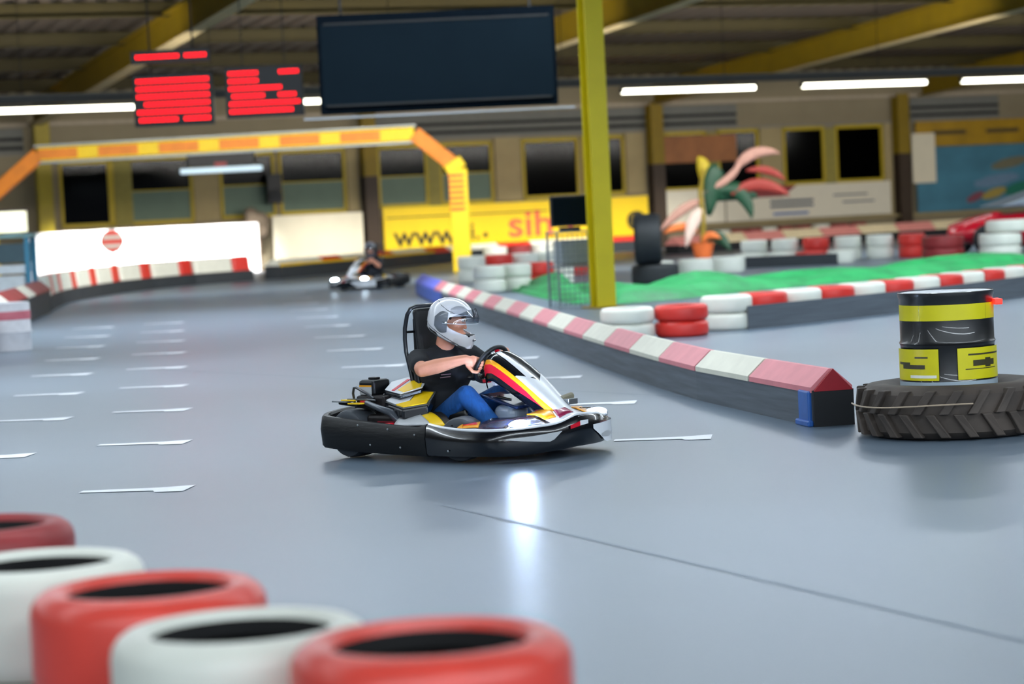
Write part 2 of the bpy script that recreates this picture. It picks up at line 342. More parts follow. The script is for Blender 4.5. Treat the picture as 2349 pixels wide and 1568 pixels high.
G().box((2.4, -.03, 1.34), (1.6, .012, .09)).obj('print_bar', navy, o); G().box((2.4, -.03, 1.18), (1.6, .012, .09)).obj('print_bar', navy, o)
G().box((2.35, -.03, .93), (1.3, .012, .09)).obj('print_bar', bluep, o); G().box((4.6, -.03, 1.46), (1.3, .012, .05)).obj('print_bar', navy, o); G().box((4.9, -.03, 1.22), (1.2, .012, .05)).obj('print_bar', navy, o)
# blue mural and orange sign on the right
mural = mat('mural_blue', (70, 128, 152), .6, var=.18, scale=.7, stretch=(1, 1, 2))
o = board('mural', 'blue painted mural panel with a colourful swirl above the far right barriers', 'mural', 29.55, 38.5, .72, 2.92, mural, .25)
for (x0, z0, x1, z1, cc, nm) in ((1.9, 1.02, 2.6, 1.3, (134, 70, 84), 'a'), (2.5, 1.1, 3.5, 1.42, (170, 148, 70), 'b'), (3.4, 1.2, 4.6, 1.6, (30, 118, 96), 'c'), (2.2, 1.5, 4.0, 1.9, (110, 140, 168), 'd'), (2.9, 2.1, 4.4, 2.45, (120, 116, 92), 'e')):
    cx, cz, rx, rz_ = (x0 + x1) / 2, (z0 + z1) / 2, (x1 - x0) / 2, (z1 - z0) / 2
    G().prism([(cx + rx * math.cos(a * PI / 8) * (1 + .1 * math.sin(3 * a)), cz + rz_ * math.sin(a * PI / 8) + .12 * math.cos(a * PI / 8)) for a in range(16)], 0, .01, Matrix.Translation((0, -.022, 0)) @ Matrix.Rotation(PI / 2, 4, 'X')).obj('painted_swirl', mat('mural_' + nm, cc, .6), o)
o = board('wall_board', 'narrow cream panel standing between a brown column foot and the blue mural', 'board', 29.35, 30.25, 1.72, 3.4, cream, .34)
o = board('orange_sign', 'long amber fascia sign with two dark lines of print above the blue mural', 'sign', 29.6, 38.5, 2.95, 3.8, mat('amber_sign', (178, 138, 20), .5, var=.2, scale=1), .2)
for x in (1.3, 3.4): G().box((x, -.03, .0 + 3.4), (1.3, .012, .14)).obj('print_bar', mat('brown_print', (84, 70, 40), .6), o)
o = board('window_poster', 'orange-brown painted reflection in the upper part of a dark window beside a yellow column', 'poster', 20.15, 22.9, 2.75, 3.62, mat('brown_reflection', (164, 104, 58), .6, var=.25, scale=1.2), .12, .02)  # orange reflection in the glass, painted on a thin panel
o = board('wall_speaker', 'black box loudspeaker on the wall beside the cream board', 'loudspeaker', 6.85, 7.3, 2.05, 2.95, black, .3, .3)
G().lathe([(.001, 0), (.16, 0), (.17, .02), (.14, .03)], 20, (.22, -.17, 2.3), M=Matrix.Rotation(PI / 2, 4, 'X')).obj('driver_cone', rubber, o)
G().box((.22, .2, 2.5), (.1, .25, .1)).obj('bracket', steel, o)
o = thing('cloth_bundle', 'beige cloth bundle over a brown post between white and cream boards', 'cloth', hall(6.45, .5), HA)
remesh(G().ell((0, 0, 1.55), (.42, .25, .28), 8).ell((-.2, 0, 1.75), (.22, .2, .22), 8).ell((.1, 0, 1.25), (.25, .2, .3), 8), 'cloth', mat('beige_cloth', (112, 98, 82), .9), o, .05, 2)
G().tube([(0, 0, 0), (0, 0, 1.3)], .09, 10).obj('post', mat('brown_post', (96, 72, 54), .7), o)

# rows of tubes in a dark trunking, hung at the same height
trm = mat('light_trunking', (52, 50, 46), .6); tube_m = mat('lit_tube', (255, 250, 226), .4, var=0, emit=6.0)
o = thing('lighting_trunking', 'long dark lighting trunking running across the hall below the roof', 'trunking', hall(0, 22), HA)
G().box((15, 0, 4.24), (50, .22, .14)).obj('channel', trm, o); G().box((15, 0, 4.325), (50, .28, .03)).obj('lid', mat('trunk_lid', (92, 88, 80), .5), o)
for t in range(-8, 40, 4): G().tube([(t, 0, 4.3), (t, 0, zc(22) - .01)], .008, 6).obj('hanger', blackmat, o)
def tubelight(t0, t1, w_, z, label, col=tube_m, grp=None):
    o = thing('tube_light', label, 'light', hall(t0, w_, z), HA, grp); L = t1 - t0
    G().tube([(.04, 0, 0), (L - .04, 0, 0)], .055, 10).obj('lit_tube', col, o)
    g = G(); g.box((.02, 0, .02), (.04, .13, .1)); g.box((L - .02, 0, .02), (.04, .13, .1)); g.obj('end_cap', trm, o)
    G().box((L / 2, 0, .085), (L, .12, .05)).obj('housing', trm, o)
LT = [(-8.3, -5.2, 'x'), (-4.75, -1.45, 'lit tube light at far left of the trunking, before the red scoreboards'), (1.0, 2.95, 'short lit tube light showing between scoreboards and black screen'), (9.4, 12.8, 'lit tube light just right of the yellow post'), (13.95, 17.3, 'lit tube light in the middle of the three right of the post'), (18.2, 21.4, 'lit tube light nearest the right picture edge')]
for a, c_, lb in LT[1:]: tubelight(a, c_, 22, 4.03, lb)
tubelight(5.2, 5.9, 6.0, 4.72, 'tiny cold white light under the left corner of the black screen', mat('cold_tube', (200, 230, 255), .4, var=0, emit=5))

# yellow free-standing post in the middle of the hall
o = thing('yellow_post', 'tall bright yellow steel post by the crossing of the tyre walls', 'post', (1.37, 35.5, 0), HA)
pr = [(-.145, -.14), (.145, -.14), (.145, -.115), (.015, -.115), (.015, .115), (.145, .115), (.145, .14), (-.145, .14), (-.145, .115), (-.015, .115), (-.015, -.115), (-.145, -.115)]
G().prism(pr, 0.02, 7.3).obj('shaft', mat('bright_yellow_steel', (206, 190, 0), .5, var=.06, scale=2), o)
G().box((0, 0, .01), (.5, .5, .02)).obj('base_plate', dyellow, o)

# ------------------------------------------------------------------ start arch
arch_y = mat('arch_yellow', (250, 212, 0), .5, var=.04); arch_o = mat('arch_orange', (236, 136, 16), .5, var=.1, scale=3); arch_g = mat('arch_tube', (150, 156, 154), .4, metal=.3)
Y0 = 61.0
o = thing('start_arch', 'wide yellow and orange start arch spanning the track', 'arch', (-1.15, Y0, 0), 0)
PTS = [(0, .0, 0), (0, 0, 2.6), (-1.05, 0, 3.52), (-10.5, 0, 3.46), (-11.9, 0, 2.35), (-11.9, 0, 0)]
def beam(g, a, c_, h, d):
    a, c_ = Vector(a), Vector(c_); t_ = (c_ - a).normalized(); n_ = Vector((0, 1, 0)); s_ = t_.cross(n_)
    return g.loft([[p + s_ * (x * h / 2) + n_ * (y * d / 2) for x, y in ((-1, -1), (1, -1), (1, 1), (-1, 1))] for p in (a, c_)])
beam(G(), PTS[0], PTS[1], .46, .4).obj('leg', arch_y, o, bevel=.02); beam(G(), (0, 0, 2.55), (-.15, 0, 2.78), .5, .42).obj('knee', arch_y, o, bevel=.03)
beam(G(), (-.08, 0, 2.68), PTS[2], .38, .38).obj('shoulder', arch_o, o, bevel=.02)
beam(G(), PTS[2], PTS[3], .34, .36).obj('crossbeam', arch_y, o, bevel=.02)
beam(G(), PTS[3], PTS[4], .36, .36).obj('shoulder', arch_o, o, bevel=.02); beam(G(), PTS[4], PTS[5], .46, .4).obj('leg', arch_y, o, bevel=.02)
for k in range(6):
    x0 = -1.9 - k * 1.52; beam(G(), (x0, -.19, 3.515 - k * .01), (x0 - 1.0, -.19, 3.508 - k * .01), .25, .02).obj('orange_panel', arch_o, o)
for z in (3.73, 3.31): beam(G(), (-1.0, 0, z), (-10.6, 0, z - .06), .05, .3).obj('edge_tube', arch_g, o)
for k in range(7): G().box((-.05, -.205, 2.42 - k * .14), (.38, .02, .075)).obj('orange_stripe', mat('arch_red', (226, 96, 20), .5), o)
o = thing('traffic_light', 'black start light box with a white lamp strip hung under the arch', 'light', (-7.1, Y0 + .1, 0), 0)
G().box((0, 0, 3.12), (1.7, .3, .32)).obj('housing', black, o, bevel=.02); G().box((0, -.02, 2.86), (2.05, .34, .14)).obj('lamp_strip', mat('cold_strip', (176, 200, 214), .4, var=0, emit=.55), o, bevel=.03)
for x in (-.5, .5): G().tube([(x, 0, 3.2), (x, 0, 3.45)], .03, 6).obj('hanger', steel, o)
G().box((0, 0, 3.0), (.3, .34, .1)).obj('dark_lens', darkred, o)

# ------------------------------------------------------------------ hanging screen and scoreboards
o = thing('video_screen', 'large switched-off black video screen hung from the roof', 'screen', (-1.02, 41.0, 0), math.radians(3))
scr = mat('screen_face', (15, 23, 29), .9, var=.06, scale=1.5, spec=0)
G().box((0, .12, 4.08), (4.02, .2, 1.66)).obj('case', mat('screen_case', (10, 16, 22), .9, spec=0), o, bevel=.02)
G().box((0, 0, 4.07), (3.9, .05, 1.36)).obj('display', scr, o)
for z in (4.755, 3.385): G().box((0, -.028, z), (3.8, .02, .035)).obj('groove', mat('screen_gap', (6, 6, 8), .8), o)
G().box((0, .1, 3.19), (4.6, .05, .03)).obj('bottom_rail', steel, o)
for x in (-1.6, 1.6): G().tube([(x, .12, 4.85), (x, .12, zc(31) - .02)], .02, 8).obj('hanger_rod', blackmat, o)
def scoreboard(label, x, y, wd, z0, z1, rows, w_):
    o = thing('scoreboard', label, 'scoreboard', (x, y, 0), 0)
    G().box((0, .08, (z0 + z1) / 2), (wd + .14, .14, z1 - z0)).obj('case', black, o, bevel=.01)
    for i, segs in enumerate(rows):
        h = (z1 - z0 - .1) / (len(rows)); z = z1 - .05 - h * (i + .5)
        for a, c_ in segs:
            g = G()
            n = max(2, int((c_ - a) * wd / .085)); s_ = (c_ - a) * wd / n
            for k in range(n):
                xx = -wd / 2 + a * wd + s_ * (k + .5)
                R = Matrix.Rotation(0, 3, 'Y')
                for dz in (-.2, 0, .2): g.box((xx, -.005, z + dz * h), (s_ * .84, .02, h * .09))
                for dx in (-.38, .38): g.box((xx + dx * s_, -.005, z), (s_ * .2, .02, h * .46))
            g.obj('digit_row', ledred, o)
    for dx in (-wd * .3, wd * .3): G().tube([(dx, .1, z1), (dx, .1, zc(w_) + .05)], .01, 6).obj('hanger_rod', blackmat, o)
    return o
yb = 45.0
F = [[(0, 1)]]
scoreboard('left red digit scoreboard with six full rows', -6.05, yb, 1.34, 3.36, 4.32, [[(0, 1)], [(0, 1)], [(0, 1)], [(.1, 1)], [(0, 1)], [(.02, .55), (.64, 1)]], 29.5)
scoreboard('right red digit scoreboard with ragged rows', -4.36, yb, 1.30, 3.44, 4.38, [[(0, .42), (.72, 1)], [(0, .42)], [(0, .75)], [(.04, .5), (.7, .95)], [(0, 1)], [(0, .9)]], 29)
scoreboard('small red clock display above the left scoreboard', -6.02, yb - .35, 1.32, 4.5, 4.74, [[(.02, .62), (.7, 1)]], 29.5)

# ------------------------------------------------------------------ tyres
def tyre_prof(R=.31, W=.25, rb=.205, sh=.06):
    h = W / 2; p = [(rb, -h * .86), (rb + .007, -h * .94), (rb + .028, -h * .985), (R - sh, -h)]
    for i in range(1, 5): a = PI / 2 * i / 4; p.append((R - sh + sh * math.sin(a), -h + sh * (1 - math.cos(a))))
    q = [(r, -z) for r, z in reversed(p)]
    groove = []
    inner = [(rb - .004, h * .62), (rb + .03, h * .55), (R - .035, h * .5), (R - .03, -h * .5), (rb + .03, -h * .55), (rb - .004, -h * .62)]
    return p + groove + q + inner
TY = {}
def tyre_mesh(key, m, R, W, rb, sh=.06, n=40):
    if key in TY: return TY[key]
    o = G().lathe([(r, z + W / 2) for r, z in tyre_prof(R, W, rb, sh)], n, closed=True).obj('tyre', m, smooth=True)
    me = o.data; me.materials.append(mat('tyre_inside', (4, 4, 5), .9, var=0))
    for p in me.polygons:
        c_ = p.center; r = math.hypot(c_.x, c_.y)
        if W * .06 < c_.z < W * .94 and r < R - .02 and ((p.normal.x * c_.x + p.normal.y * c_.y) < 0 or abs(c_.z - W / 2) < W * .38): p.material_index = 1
    bpy.data.objects.remove(o, do_unlink=True); TY[key] = me; return me
def tyre(me, loc, label, grp=None, rot=None, name='tyre'):
    o = bpy.data.objects.new(name, me); C.objects.link(o); o.location = loc
    o.rotation_euler = rot or (random.uniform(-.012, .012), random.uniform(-.012, .012), random.uniform(0, 6))
    tag(o, label, 'tyre', grp); return o
# the tyre wall nearest the camera: five stacks of two
FG = [(-.212, 5.27, .578, 'r', 'big glossy red tyre on the stack at the bottom centre, nearest the camera'),
      (-.685, 5.76, .542, 'w', 'white tyre squeezed between the two big red tyres of the near wall'),
      (-.995, 6.36, .56, 'r', 'red tyre on the second red stack, behind the near white tyre'),
      (-1.43, 7.10, .54, 'w', 'white tyre on the stack cut by the left edge of the view'),
      (-1.80, 8.0, .55, 'd', 'dull dark red tyre farthest along the near tyre wall')]
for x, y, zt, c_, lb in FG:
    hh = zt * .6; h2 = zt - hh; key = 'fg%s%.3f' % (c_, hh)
    me = tyre_mesh(key, {'r': mat('sheen_red_paint', (224, 74, 62), .34, var=.08, scale=5, bump=.12), 'w': white, 'd': darkred}[c_], .312, hh - .004, .214, .062, 72)  # red lightened to put the gloss sheen into the near tyres' colour
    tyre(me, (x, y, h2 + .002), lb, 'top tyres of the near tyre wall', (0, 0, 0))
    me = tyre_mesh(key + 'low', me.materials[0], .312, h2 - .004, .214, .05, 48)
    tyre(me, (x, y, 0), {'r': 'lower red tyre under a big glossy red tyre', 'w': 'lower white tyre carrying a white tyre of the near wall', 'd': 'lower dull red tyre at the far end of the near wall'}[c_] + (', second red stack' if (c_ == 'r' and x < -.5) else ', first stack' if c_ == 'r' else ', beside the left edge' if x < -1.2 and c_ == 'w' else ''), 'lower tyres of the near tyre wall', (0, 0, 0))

# ------------------------------------------------------------------ capped barrier on the inside of the bend
def resample(pts, step, down=False):
    pts = [Vector((p[0], p[1], 0)) for p in pts]; out = []; 
    # catmull-rom then equal steps
    dense = []
    for i in range(len(pts) - 1):
        p0 = pts[max(i - 1, 0)]; p1 = pts[i]; p2 = pts[i + 1]; p3 = pts[min(i + 2, len(pts) - 1)]
        for k in range(24):
            t = k / 24; dense.append(.5 * ((2 * p1) + (-p0 + p2) * t + (2 * p0 - 5 * p1 + 4 * p2 - p3) * t * t + (-p0 + 3 * p1 - 3 * p2 + p3) * t ** 3))
    dense.append(pts[-1]); L = [0]
    for a, c_ in zip(dense, dense[1:]): L.append(L[-1] + (c_ - a).length)
    n = max(1, int(L[-1] / step) if down else round(L[-1] / step)); j = 0
    for k in range(n + 1):
        s = L[-1] * k / n
        while j < len(L) - 2 and L[j + 1] < s: j += 1
        f = (s - L[j]) / max(1e-6, L[j + 1] - L[j]); out.append(dense[j].lerp(dense[j + 1], f))
    return out
def seg_frames(pts):
    out = []
    for i, p in enumerate(pts):
        a = pts[max(i - 1, 0)]; c_ = pts[min(i + 1, len(pts) - 1)]; t = (c_ - a).normalized(); out.append((p, t, Vector((-t.y, t.x, 0))))
    return out
def capped(label, base, wdt, zb, zr, step, mats, name='track_barrier', side=1, bodym=None, bot=0.0):
    P = resample(base, step); Fm = seg_frames(P); o = thing(name, label, 'barrier', P[0])
    Q = [(p - P[0] + n_ * (wdt / 2 * side), t, n_) for p, t, n_ in Fm]
    G().loft([[p + n_ * (x * wdt / 2) + Vector((0, 0, z)) for x, z in ((-1, bot), (1, bot), (1, zb), (-1, zb))] for p, t, n_ in Q]).obj('rubber_skirt', bodym or belt, o, smooth=False)
    for i in range(len(Q) - 1):
        rr = []
        for f in (.012, .5, .988):
            p = Q[i][0].lerp(Q[i + 1][0], f); n_ = Q[i][2].lerp(Q[i + 1][2], f).normalized()
            rr.append([p + n_ * (x * wdt / 2) + Vector((0, 0, z)) for x, z in ((-1.06, zb - .015), (1.06, zb - .015), (1.06, zb + .02), (.12, zr), (-.12, zr), (-1.06, zb + .02))])
        G().loft(rr).obj('cap_block', mats[i % len(mats)] if not callable(mats) else mats(i, len(Q) - 1), o)
    return o, Q
o, Q = capped('long low barrier with pitched pink and white caps leading to the drum', [(-1.75, 45.6), (-1.39, 41.67), (-.80, 36.44), (-.32, 32.19), (.08, 28.86), (.70, 23.32), (1.29, 18.72), (1.65, 16.9), (1.93, 15.62)], .27, .235, .37, 1.3,
              lambda i, n: mat('lilac_blue_cap', (104, 116, 226), .5) if i < 4 else (pink if (n - i) % 2 == 1 else offw), side=1)
G().loft([[p + n_ * x + Vector((0, 0, z)) for x, z in ((-.155, .02), (-.137, .02), (-.137, .22), (-.155, .22))] for p, t, n_ in Q[:6]]).obj('blue_panel', mat('blue_panel', (66, 100, 190), .5), o)
p, t, n_ = Q[-1]
Rm = Matrix((t, n_, Vector((0, 0, 1)))).transposed()
G().box(p + t * .005 + Vector((0, 0, .117)), (.03, .275, .236), Rm).obj('end_cap', blackmat, o)
G().prism([(-.135, .23), (.135, .23), (.0, .372)], -.01, .012, Matrix.Translation(p + t * .012) @ Rm.to_4x4() @ Matrix(((0, 0, 1, 0), (1, 0, 0, 0), (0, 1, 0, 0), (0, 0, 0, 1)))).obj('end_gable', mat('deep_red', (150, 20, 36), .5), o)
G().box(p - t * .13 - n_ * .145 + Vector((0, 0, .115)), (.2, .03, .23), Rm).obj('blue_wrap', blue, o, bevel=.01)
G().box(p - t * .13 - n_ * .155 + Vector((0, 0, .02)), (.26, .04, .04), Rm).obj('blue_foot', blue, o, bevel=.01)

capped('far straight barrier with pitched pink and cream caps and black skirt', [(4.9, 69.2), (6.2, 70.6), (9.8, 73.3), (13.9, 76.0), (17, 78.5)], .5, .26, .50, 1.5, [mat('salmon_cap', (232, 150, 142), .55), mat('cream_cap', (240, 222, 182), .55)], side=1, bodym=blackmat)
cb, _q = capped('far curved barrier with thin red and white caps above a yellow edge', [(-5.9, 62.9), (-5.43, 64.0), (-4.5, 66.2), (-3.3, 69.5), (-2.2, 72.3), (-.2, 75.0), (2.2, 76.4), (4.2, 77.0)], .5, .34, .50, 1.25, [white, white, red], side=1, bodym=belt2)
P = resample([(-5.9, 62.9), (-5.43, 64.0), (-4.5, 66.2), (-3.3, 69.5), (-2.2, 72.3)], .8)
G().tube([Vector((p.x + .0, p.y - .04, .36)) - cb.location for p in P], .035, 6).obj('yellow_rail', mat('yellow_rail2', (240, 196, 20), .5), cb)
# left bend: tall red and white plastic blocks on a dark kerb belt
P = resample([(-8.75, 46.2), (-9.25, 50.4), (-9.25, 54.0), (-8.9, 57.53), (-7.91, 60.6), (-6.56, 62.4)], 2.2)
o = thing('block_barrier', 'curved wall of tall red and white plastic blocks before the white boards', 'barrier', P[0])
Fm = [(p - P[0], t, n_) for p, t, n_ in seg_frames(P)]
G().loft([[p + n_ * x + Vector((0, 0, z)) for x, z in ((0, 0), (.4, 0), (.4, .28), (0, .28))] for p, t, n_ in Fm]).obj('kerb_belt', belt2, o)
for i in range(len(Fm) - 1):
    a, c_ = Fm[i][0], Fm[i + 1][0]; n_ = ((Fm[i][2] + Fm[i + 1][2]) / 2).normalized(); d = c_ - a
    for f0, f1, m_ in ((.02, .66, white), (.68, .98, red)):
        rr = []
        for f, ins in ((f0, .03), (f0 + .03, 0), (f1 - .03, 0), (f1, .03)):
            p = a + d * f + n_ * .04
            rr.append([p + n_ * (x + (ins if x < .1 else -ins)) + Vector((0, 0, z)) for x, z in ((0, .285), (.34, .285), (.29, .66 - ins), (.05, .66 - ins))])
        G().loft(rr).obj('plastic_block', m_, o)
# near-left barrier cut by the frame
capped('barrier of dark belt and red cap running off the left edge', [(-5.95, 24.4), (-6.95, 30.6), (-7.6, 36.2), (-8.15, 41.0), (-8.65, 45.6)], .4, .42, .60, 1.6, [darkred, offw, darkred], side=1, bodym=belt2)

# belted tyre row right of centre
def tyre_row(base, wdt, zt, step, cols, belt_label, lab, grp, R=.30, layers=2, bm=belt, off=0, beltz=None, skip=None):
    ORD = 'first second third fourth fifth sixth seventh eighth ninth tenth eleventh twelfth thirteenth fourteenth fifteenth sixteenth'.split()
    P = resample(base, step, True); Fm = seg_frames(P); hh = zt / layers
    for i, (p, t, n_) in enumerate(Fm):
        k = cols[(i + off) % len(cols)]
        me = tyre_mesh('row%s%.3f%.2f' % (k, hh, R), {'r': red, 'w': white, 'd': darkred, 'k': rubber}[k], R, hh - .004, R * .66, .05, 28)
        q = p + n_ * (R + .03)
        for l in range(layers):
            low = l < layers - 1
            tyre(me, (q.x, q.y, hh * l + .001), ({'r': 'red', 'w': 'white', 'd': 'dull red', 'k': 'black'}[k]) + (' lower' if low else ' top') + ' tyre, ' + ORD[i] + ' stack from the left, ' + lab, grp, (0, 0, random.random() * 6))
    if beltz:
        b_ = G().loft([[p + n_ * x + Vector((0, 0, z)) for x, z in ((0, 0.0), (.02, 0.0), (.02, beltz), (0, beltz))] for p, t, n_ in Fm[(skip or 0):]])
        tag(b_.obj('rubber_belt', bm), belt_label, 'belt')
tyre_row([(1.36, 26.5), (1.97, 26.63)], .6, .36, .61, 'wr', '', 'blunt end of the belted row', 'row end tyres', layers=2)
tyre_row([(2.72, 27.62), (3.64, 28.53), (4.7, 29.61), (5.67, 30.75), (6.87, 32.4), (8.2, 34.0)], .6, .40, .62, 'wr', 'ribbed grey rubber belt round the tyre row behind the drum', 'long belted row behind the drum', 'tyres of the long belted row', beltz=.27, off=0)
tyre_row([(5.1, 52.0), (6.4, 51.6), (7.0, 51.4)], .6, .30, .62, 'wwr', 'dark belt round the short tyre row beyond the green cover', 'short row beyond the green cover', 'tyres of the short row beyond the green cover', layers=1, bm=belt2, beltz=.24)
tyre_row([(5.5, 54.8), (6.6, 54.4), (7.8, 54.0), (8.9, 53.6)], .6, .54, .62, 'wwr', '', 'taller row behind the short row', 'tyres of the taller row behind the short row', layers=2)
tyre_row([(8.95, 50.2), (9.75, 49.9), (10.6, 49.6), (11.2, 49.4)], .6, .52, .9, 'dwwd', '', 'stacks beside the red car', 'stacks next to the red car body', R=.44, layers=2)
tyre(tyre_mesh('bigw', white, .45, .26, .3, .06), (10.4, 50.3, .53), 'loose white tyre lying on top of the stacks beside the red car body')
# heap of rows seen left of the yellow post
tyre_row([(-.15, 44.2), (.55, 44.8), (1.2, 45.6)], .6, .5, .62, 'wwr', '', 'front row before the wire cage', 'front row left of the yellow post', layers=2)
tyre_row([(-.6, 51.2), (.3, 51.8), (1.3, 52.6), (2.2, 53.4)], .6, .56, .62, 'wrw', '', 'middle row beyond the wire cage', 'middle row left of the yellow post', layers=2)
tyre_row([(-.2, 60.5), (.9, 60.9), (2.2, 61.5)], .6, .6, .62, 'wdw', 'dark belt in front of the row by the arch foot', 'row by the arch foot', 'row beside the arch foot', layers=2, bm=belt2, beltz=.3)
tyre_row([(3.1, 47.9), (4.0, 48.3), (4.7, 48.9)], .6, .34, .72, 'w', '', 'row behind the upright tyre', 'white tyres behind the upright black tyre', layers=1, R=.36)
tyre_row([(6.9, 75.2), (9.3, 77.3), (11.6, 78.6)], .6, .55, .66, 'wdd', '', 'last row under the sponsor board', 'last row under the sponsor board', layers=2)
# upright tyre on a lying tyre
bigk = tyre_mesh('bigk', rubber, .44, .36, .27, .07)
tyre(bigk, (2.72, 44.9, 0), 'wide black tyre lying flat under the upright black tyre', rot=(0, 0, 0))
tyre(tyre_mesh('upk', rubber, .47, .5, .28, .08), (2.60 + .25, 44.75, .36 + .468), 'large black tyre standing upright on a flat black tyre', rot=(0, -PI / 2, math.radians(-3.6)))

# green cover over a low ridge
def green_fn(u, v):
    base = [(-.25, 47.0), (.55, 40.0), (1.0, 37.2), (1.57, 36.3), (2.6, 37.0), (3.67, 38.6), (5.26, 40.2), (6.84, 41.5), (9.4, 44.0), (11.0, 46)]
    s = u * (len(base) - 1); i = min(int(s), len(base) - 2); f = s - i
    x = base[i][0] * (1 - f) + base[i + 1][0] * f; y = base[i][1] * (1 - f) + base[i + 1][1] * f
    dep = 3.6 * min(1, (u * 6) + .2)
    h = math.sin(PI * min(1, v * 1.0)) ** .7 * (.24 + .07 * math.sin(u * 17) + .10 * math.sin(u * 33 + v * 9)) * min(1, u * 8, (1 - u) * 8 + .05)
    h += .06 * math.sin(v * 22 + u * 30) * math.sin(PI * v)
    h *= 1 - .45 * u
    return (x + v * .5, y + v * dep, max(.008, h))
tag(grid(green_fn, 120, 24).obj('green_cover', mat('green_cloth', (30, 142, 76), .55, var=.3, scale=2.5), smooth=True), 'rumpled green ground cover between the tyre rows', 'tarpaulin')

# wire cage with a monitor, left of the post
o = thing('wire_cage', 'grey wire mesh cage standing just left of the yellow post', 'cage', (.98, 36.2, 0), HA)
g = G()
for k in range(9): g.box((-.32 + k * .08, -.2, .55), (.008, .008, 1.1)); g.box((-.32 + k * .08, .2, .55), (.008, .008, 1.1))
for k in range(14): g.box((0, -.2, .04 + k * .08), (.66, .008, .008)); g.box((0, .2, .04 + k * .08), (.66, .008, .008))
g.obj('wire_mesh', mat('cage_grey', (112, 122, 130), .6), o)['kind'] = 'stuff'
for x in (-.33, .33):
    for y in (-.2, .2): G().box((x, y, .56), (.03, .03, 1.12)).obj('corner_post', mat('cage_grey', (112, 122, 130), .6), o)
G().box((0, 0, 1.13), (.7, .44, .02)).obj('top_shelf', mat('grey_shelf', (120, 128, 134), .5), o); G().box((0, 0, .62), (.66, .4, .02)).obj('shelf', mat('grey_shelf', (120, 128, 134), .5), o)
G().box((0, 0, .82), (.5, .3, .36)).obj('stored_crate', mat('crate_grey', (132, 142, 150), .6), o, bevel=.02)
o = thing('monitor', 'black monitor facing the track on top of the wire cage', 'monitor', (.94, 36.15, 1.141), math.radians(6))
G().box((0, 0, .30), (.56, .09, .46)).obj('case', black, o, bevel=.012); G().box((0, -.05, .30), (.5, .01, .4)).obj('display', scr, o); G().box((0, 0, .03), (.3, .2, .06)).obj('stand', black, o)

# broad-leaved artificial plant
o = thing('potted_plant', 'tall artificial plant with green and brownish pink leaves before the sponsor boards', 'plant', (5.0, 62.0, 0))
G().lathe([(.001, 0), (.2, 0), (.3, .4), (.33, .42), (.30, .43), (.26, .3), (.001, .28)], 20).obj('pot', mat('orange_pot', (206, 104, 50), .6), o, smooth=True)
G().tube([(0, 0, .3), (.05, 0, 1.0), (.0, 0, 1.7), (.1, 0, 2.3)], [.07, .06, .06, .04], 8).obj('trunk', mat('olive_trunk', (134, 116, 30), .8), o)
gl = mat('green_leaf', (16, 66, 44), .5, var=.2); pl = mat('pinkish_leaf', (176, 134, 122), .6, var=.15); yl = mat('yellow_leaf', (170, 150, 20), .6); rl = mat('rusty_leaf', (146, 50, 44), .6); ol = mat('orange_leaf', (222, 120, 60), .6)
def leaf(a, b_, c_, wd, m_):
    a, b_, c_ = Vector(a), Vector(b_), Vector(c_)
    def fn(u, v):
        p = a * (1 - u) ** 2 + b_ * 2 * u * (1 - u) + c_ * u * u; t_ = (b_ * 2 * (1 - 2 * u) + a * (-2 * (1 - u)) + c_ * 2 * u).normalized()
        s_ = t_.cross(Vector((0, 1, .2))).normalized() if abs(t_.y) < .9 else Vector((1, 0, 0)); ww_ = wd * math.sin(PI * min(1, max(.04, u * .96 + .04))) ** .7
        q = p + s_ * ((v - .5) * ww_) + Vector((0, (abs(v - .5)) * .25 * wd, 0)); return tuple(q)
    grid(fn, 12, 4).obj('leaf', m_, o, smooth=True, solid=.006)
for A in [((.1, 0, 1.5), (-.5, -.1, 1.4), (-1.1, -.2, .75), .26, pl), ((.1, 0, 1.2), (-.2, -.2, 1.3), (-.45, -.3, .3), .34, mat('pale_leaf', (206, 186, 178), .6)), ((.1, 0, 1.7), (.9, -.1, 2.0), (1.1, 0, 2.5), .2, pl), ((.9, 0, 2.2), (1.3, 0, 2.85), (2.1, 0, 2.6), .3, pl), ((.2, 0, 1.5), (.8, .1, 1.9), (1.5, .1, 1.5), .5, gl), ((.2, 0, 1.1), (.4, -.1, 2.4), (.5, 0, 2.35), .5, gl), ((.4, 0, 1.7), (1.2, 0, 1.9), (1.3, 0, .95), .36, gl), ((.2, 0, 1.5), (.2, 0, 2.5), (-.05, 0, 2.6), .36, yl), ((.8, 0, 1.6), (1.5, 0, 2.1), (2.3, 0, 1.5), .34, rl), ((1.2, 0, 2.2), (1.8, 0, 2.3), (2.2, 0, 1.9), .2, rl), ((-.1, -.1, .7), (-.5, -.2, 1.0), (-1.0, -.3, .7), .22, ol), ((.1, -.2, .4), (.4, -.2, .8), (.7, -.3, .15), .3, gl), ((0, -.2, .4), (.1, -.3, .75), (.45, -.4, .5), .2, ol)]: leaf(*A)

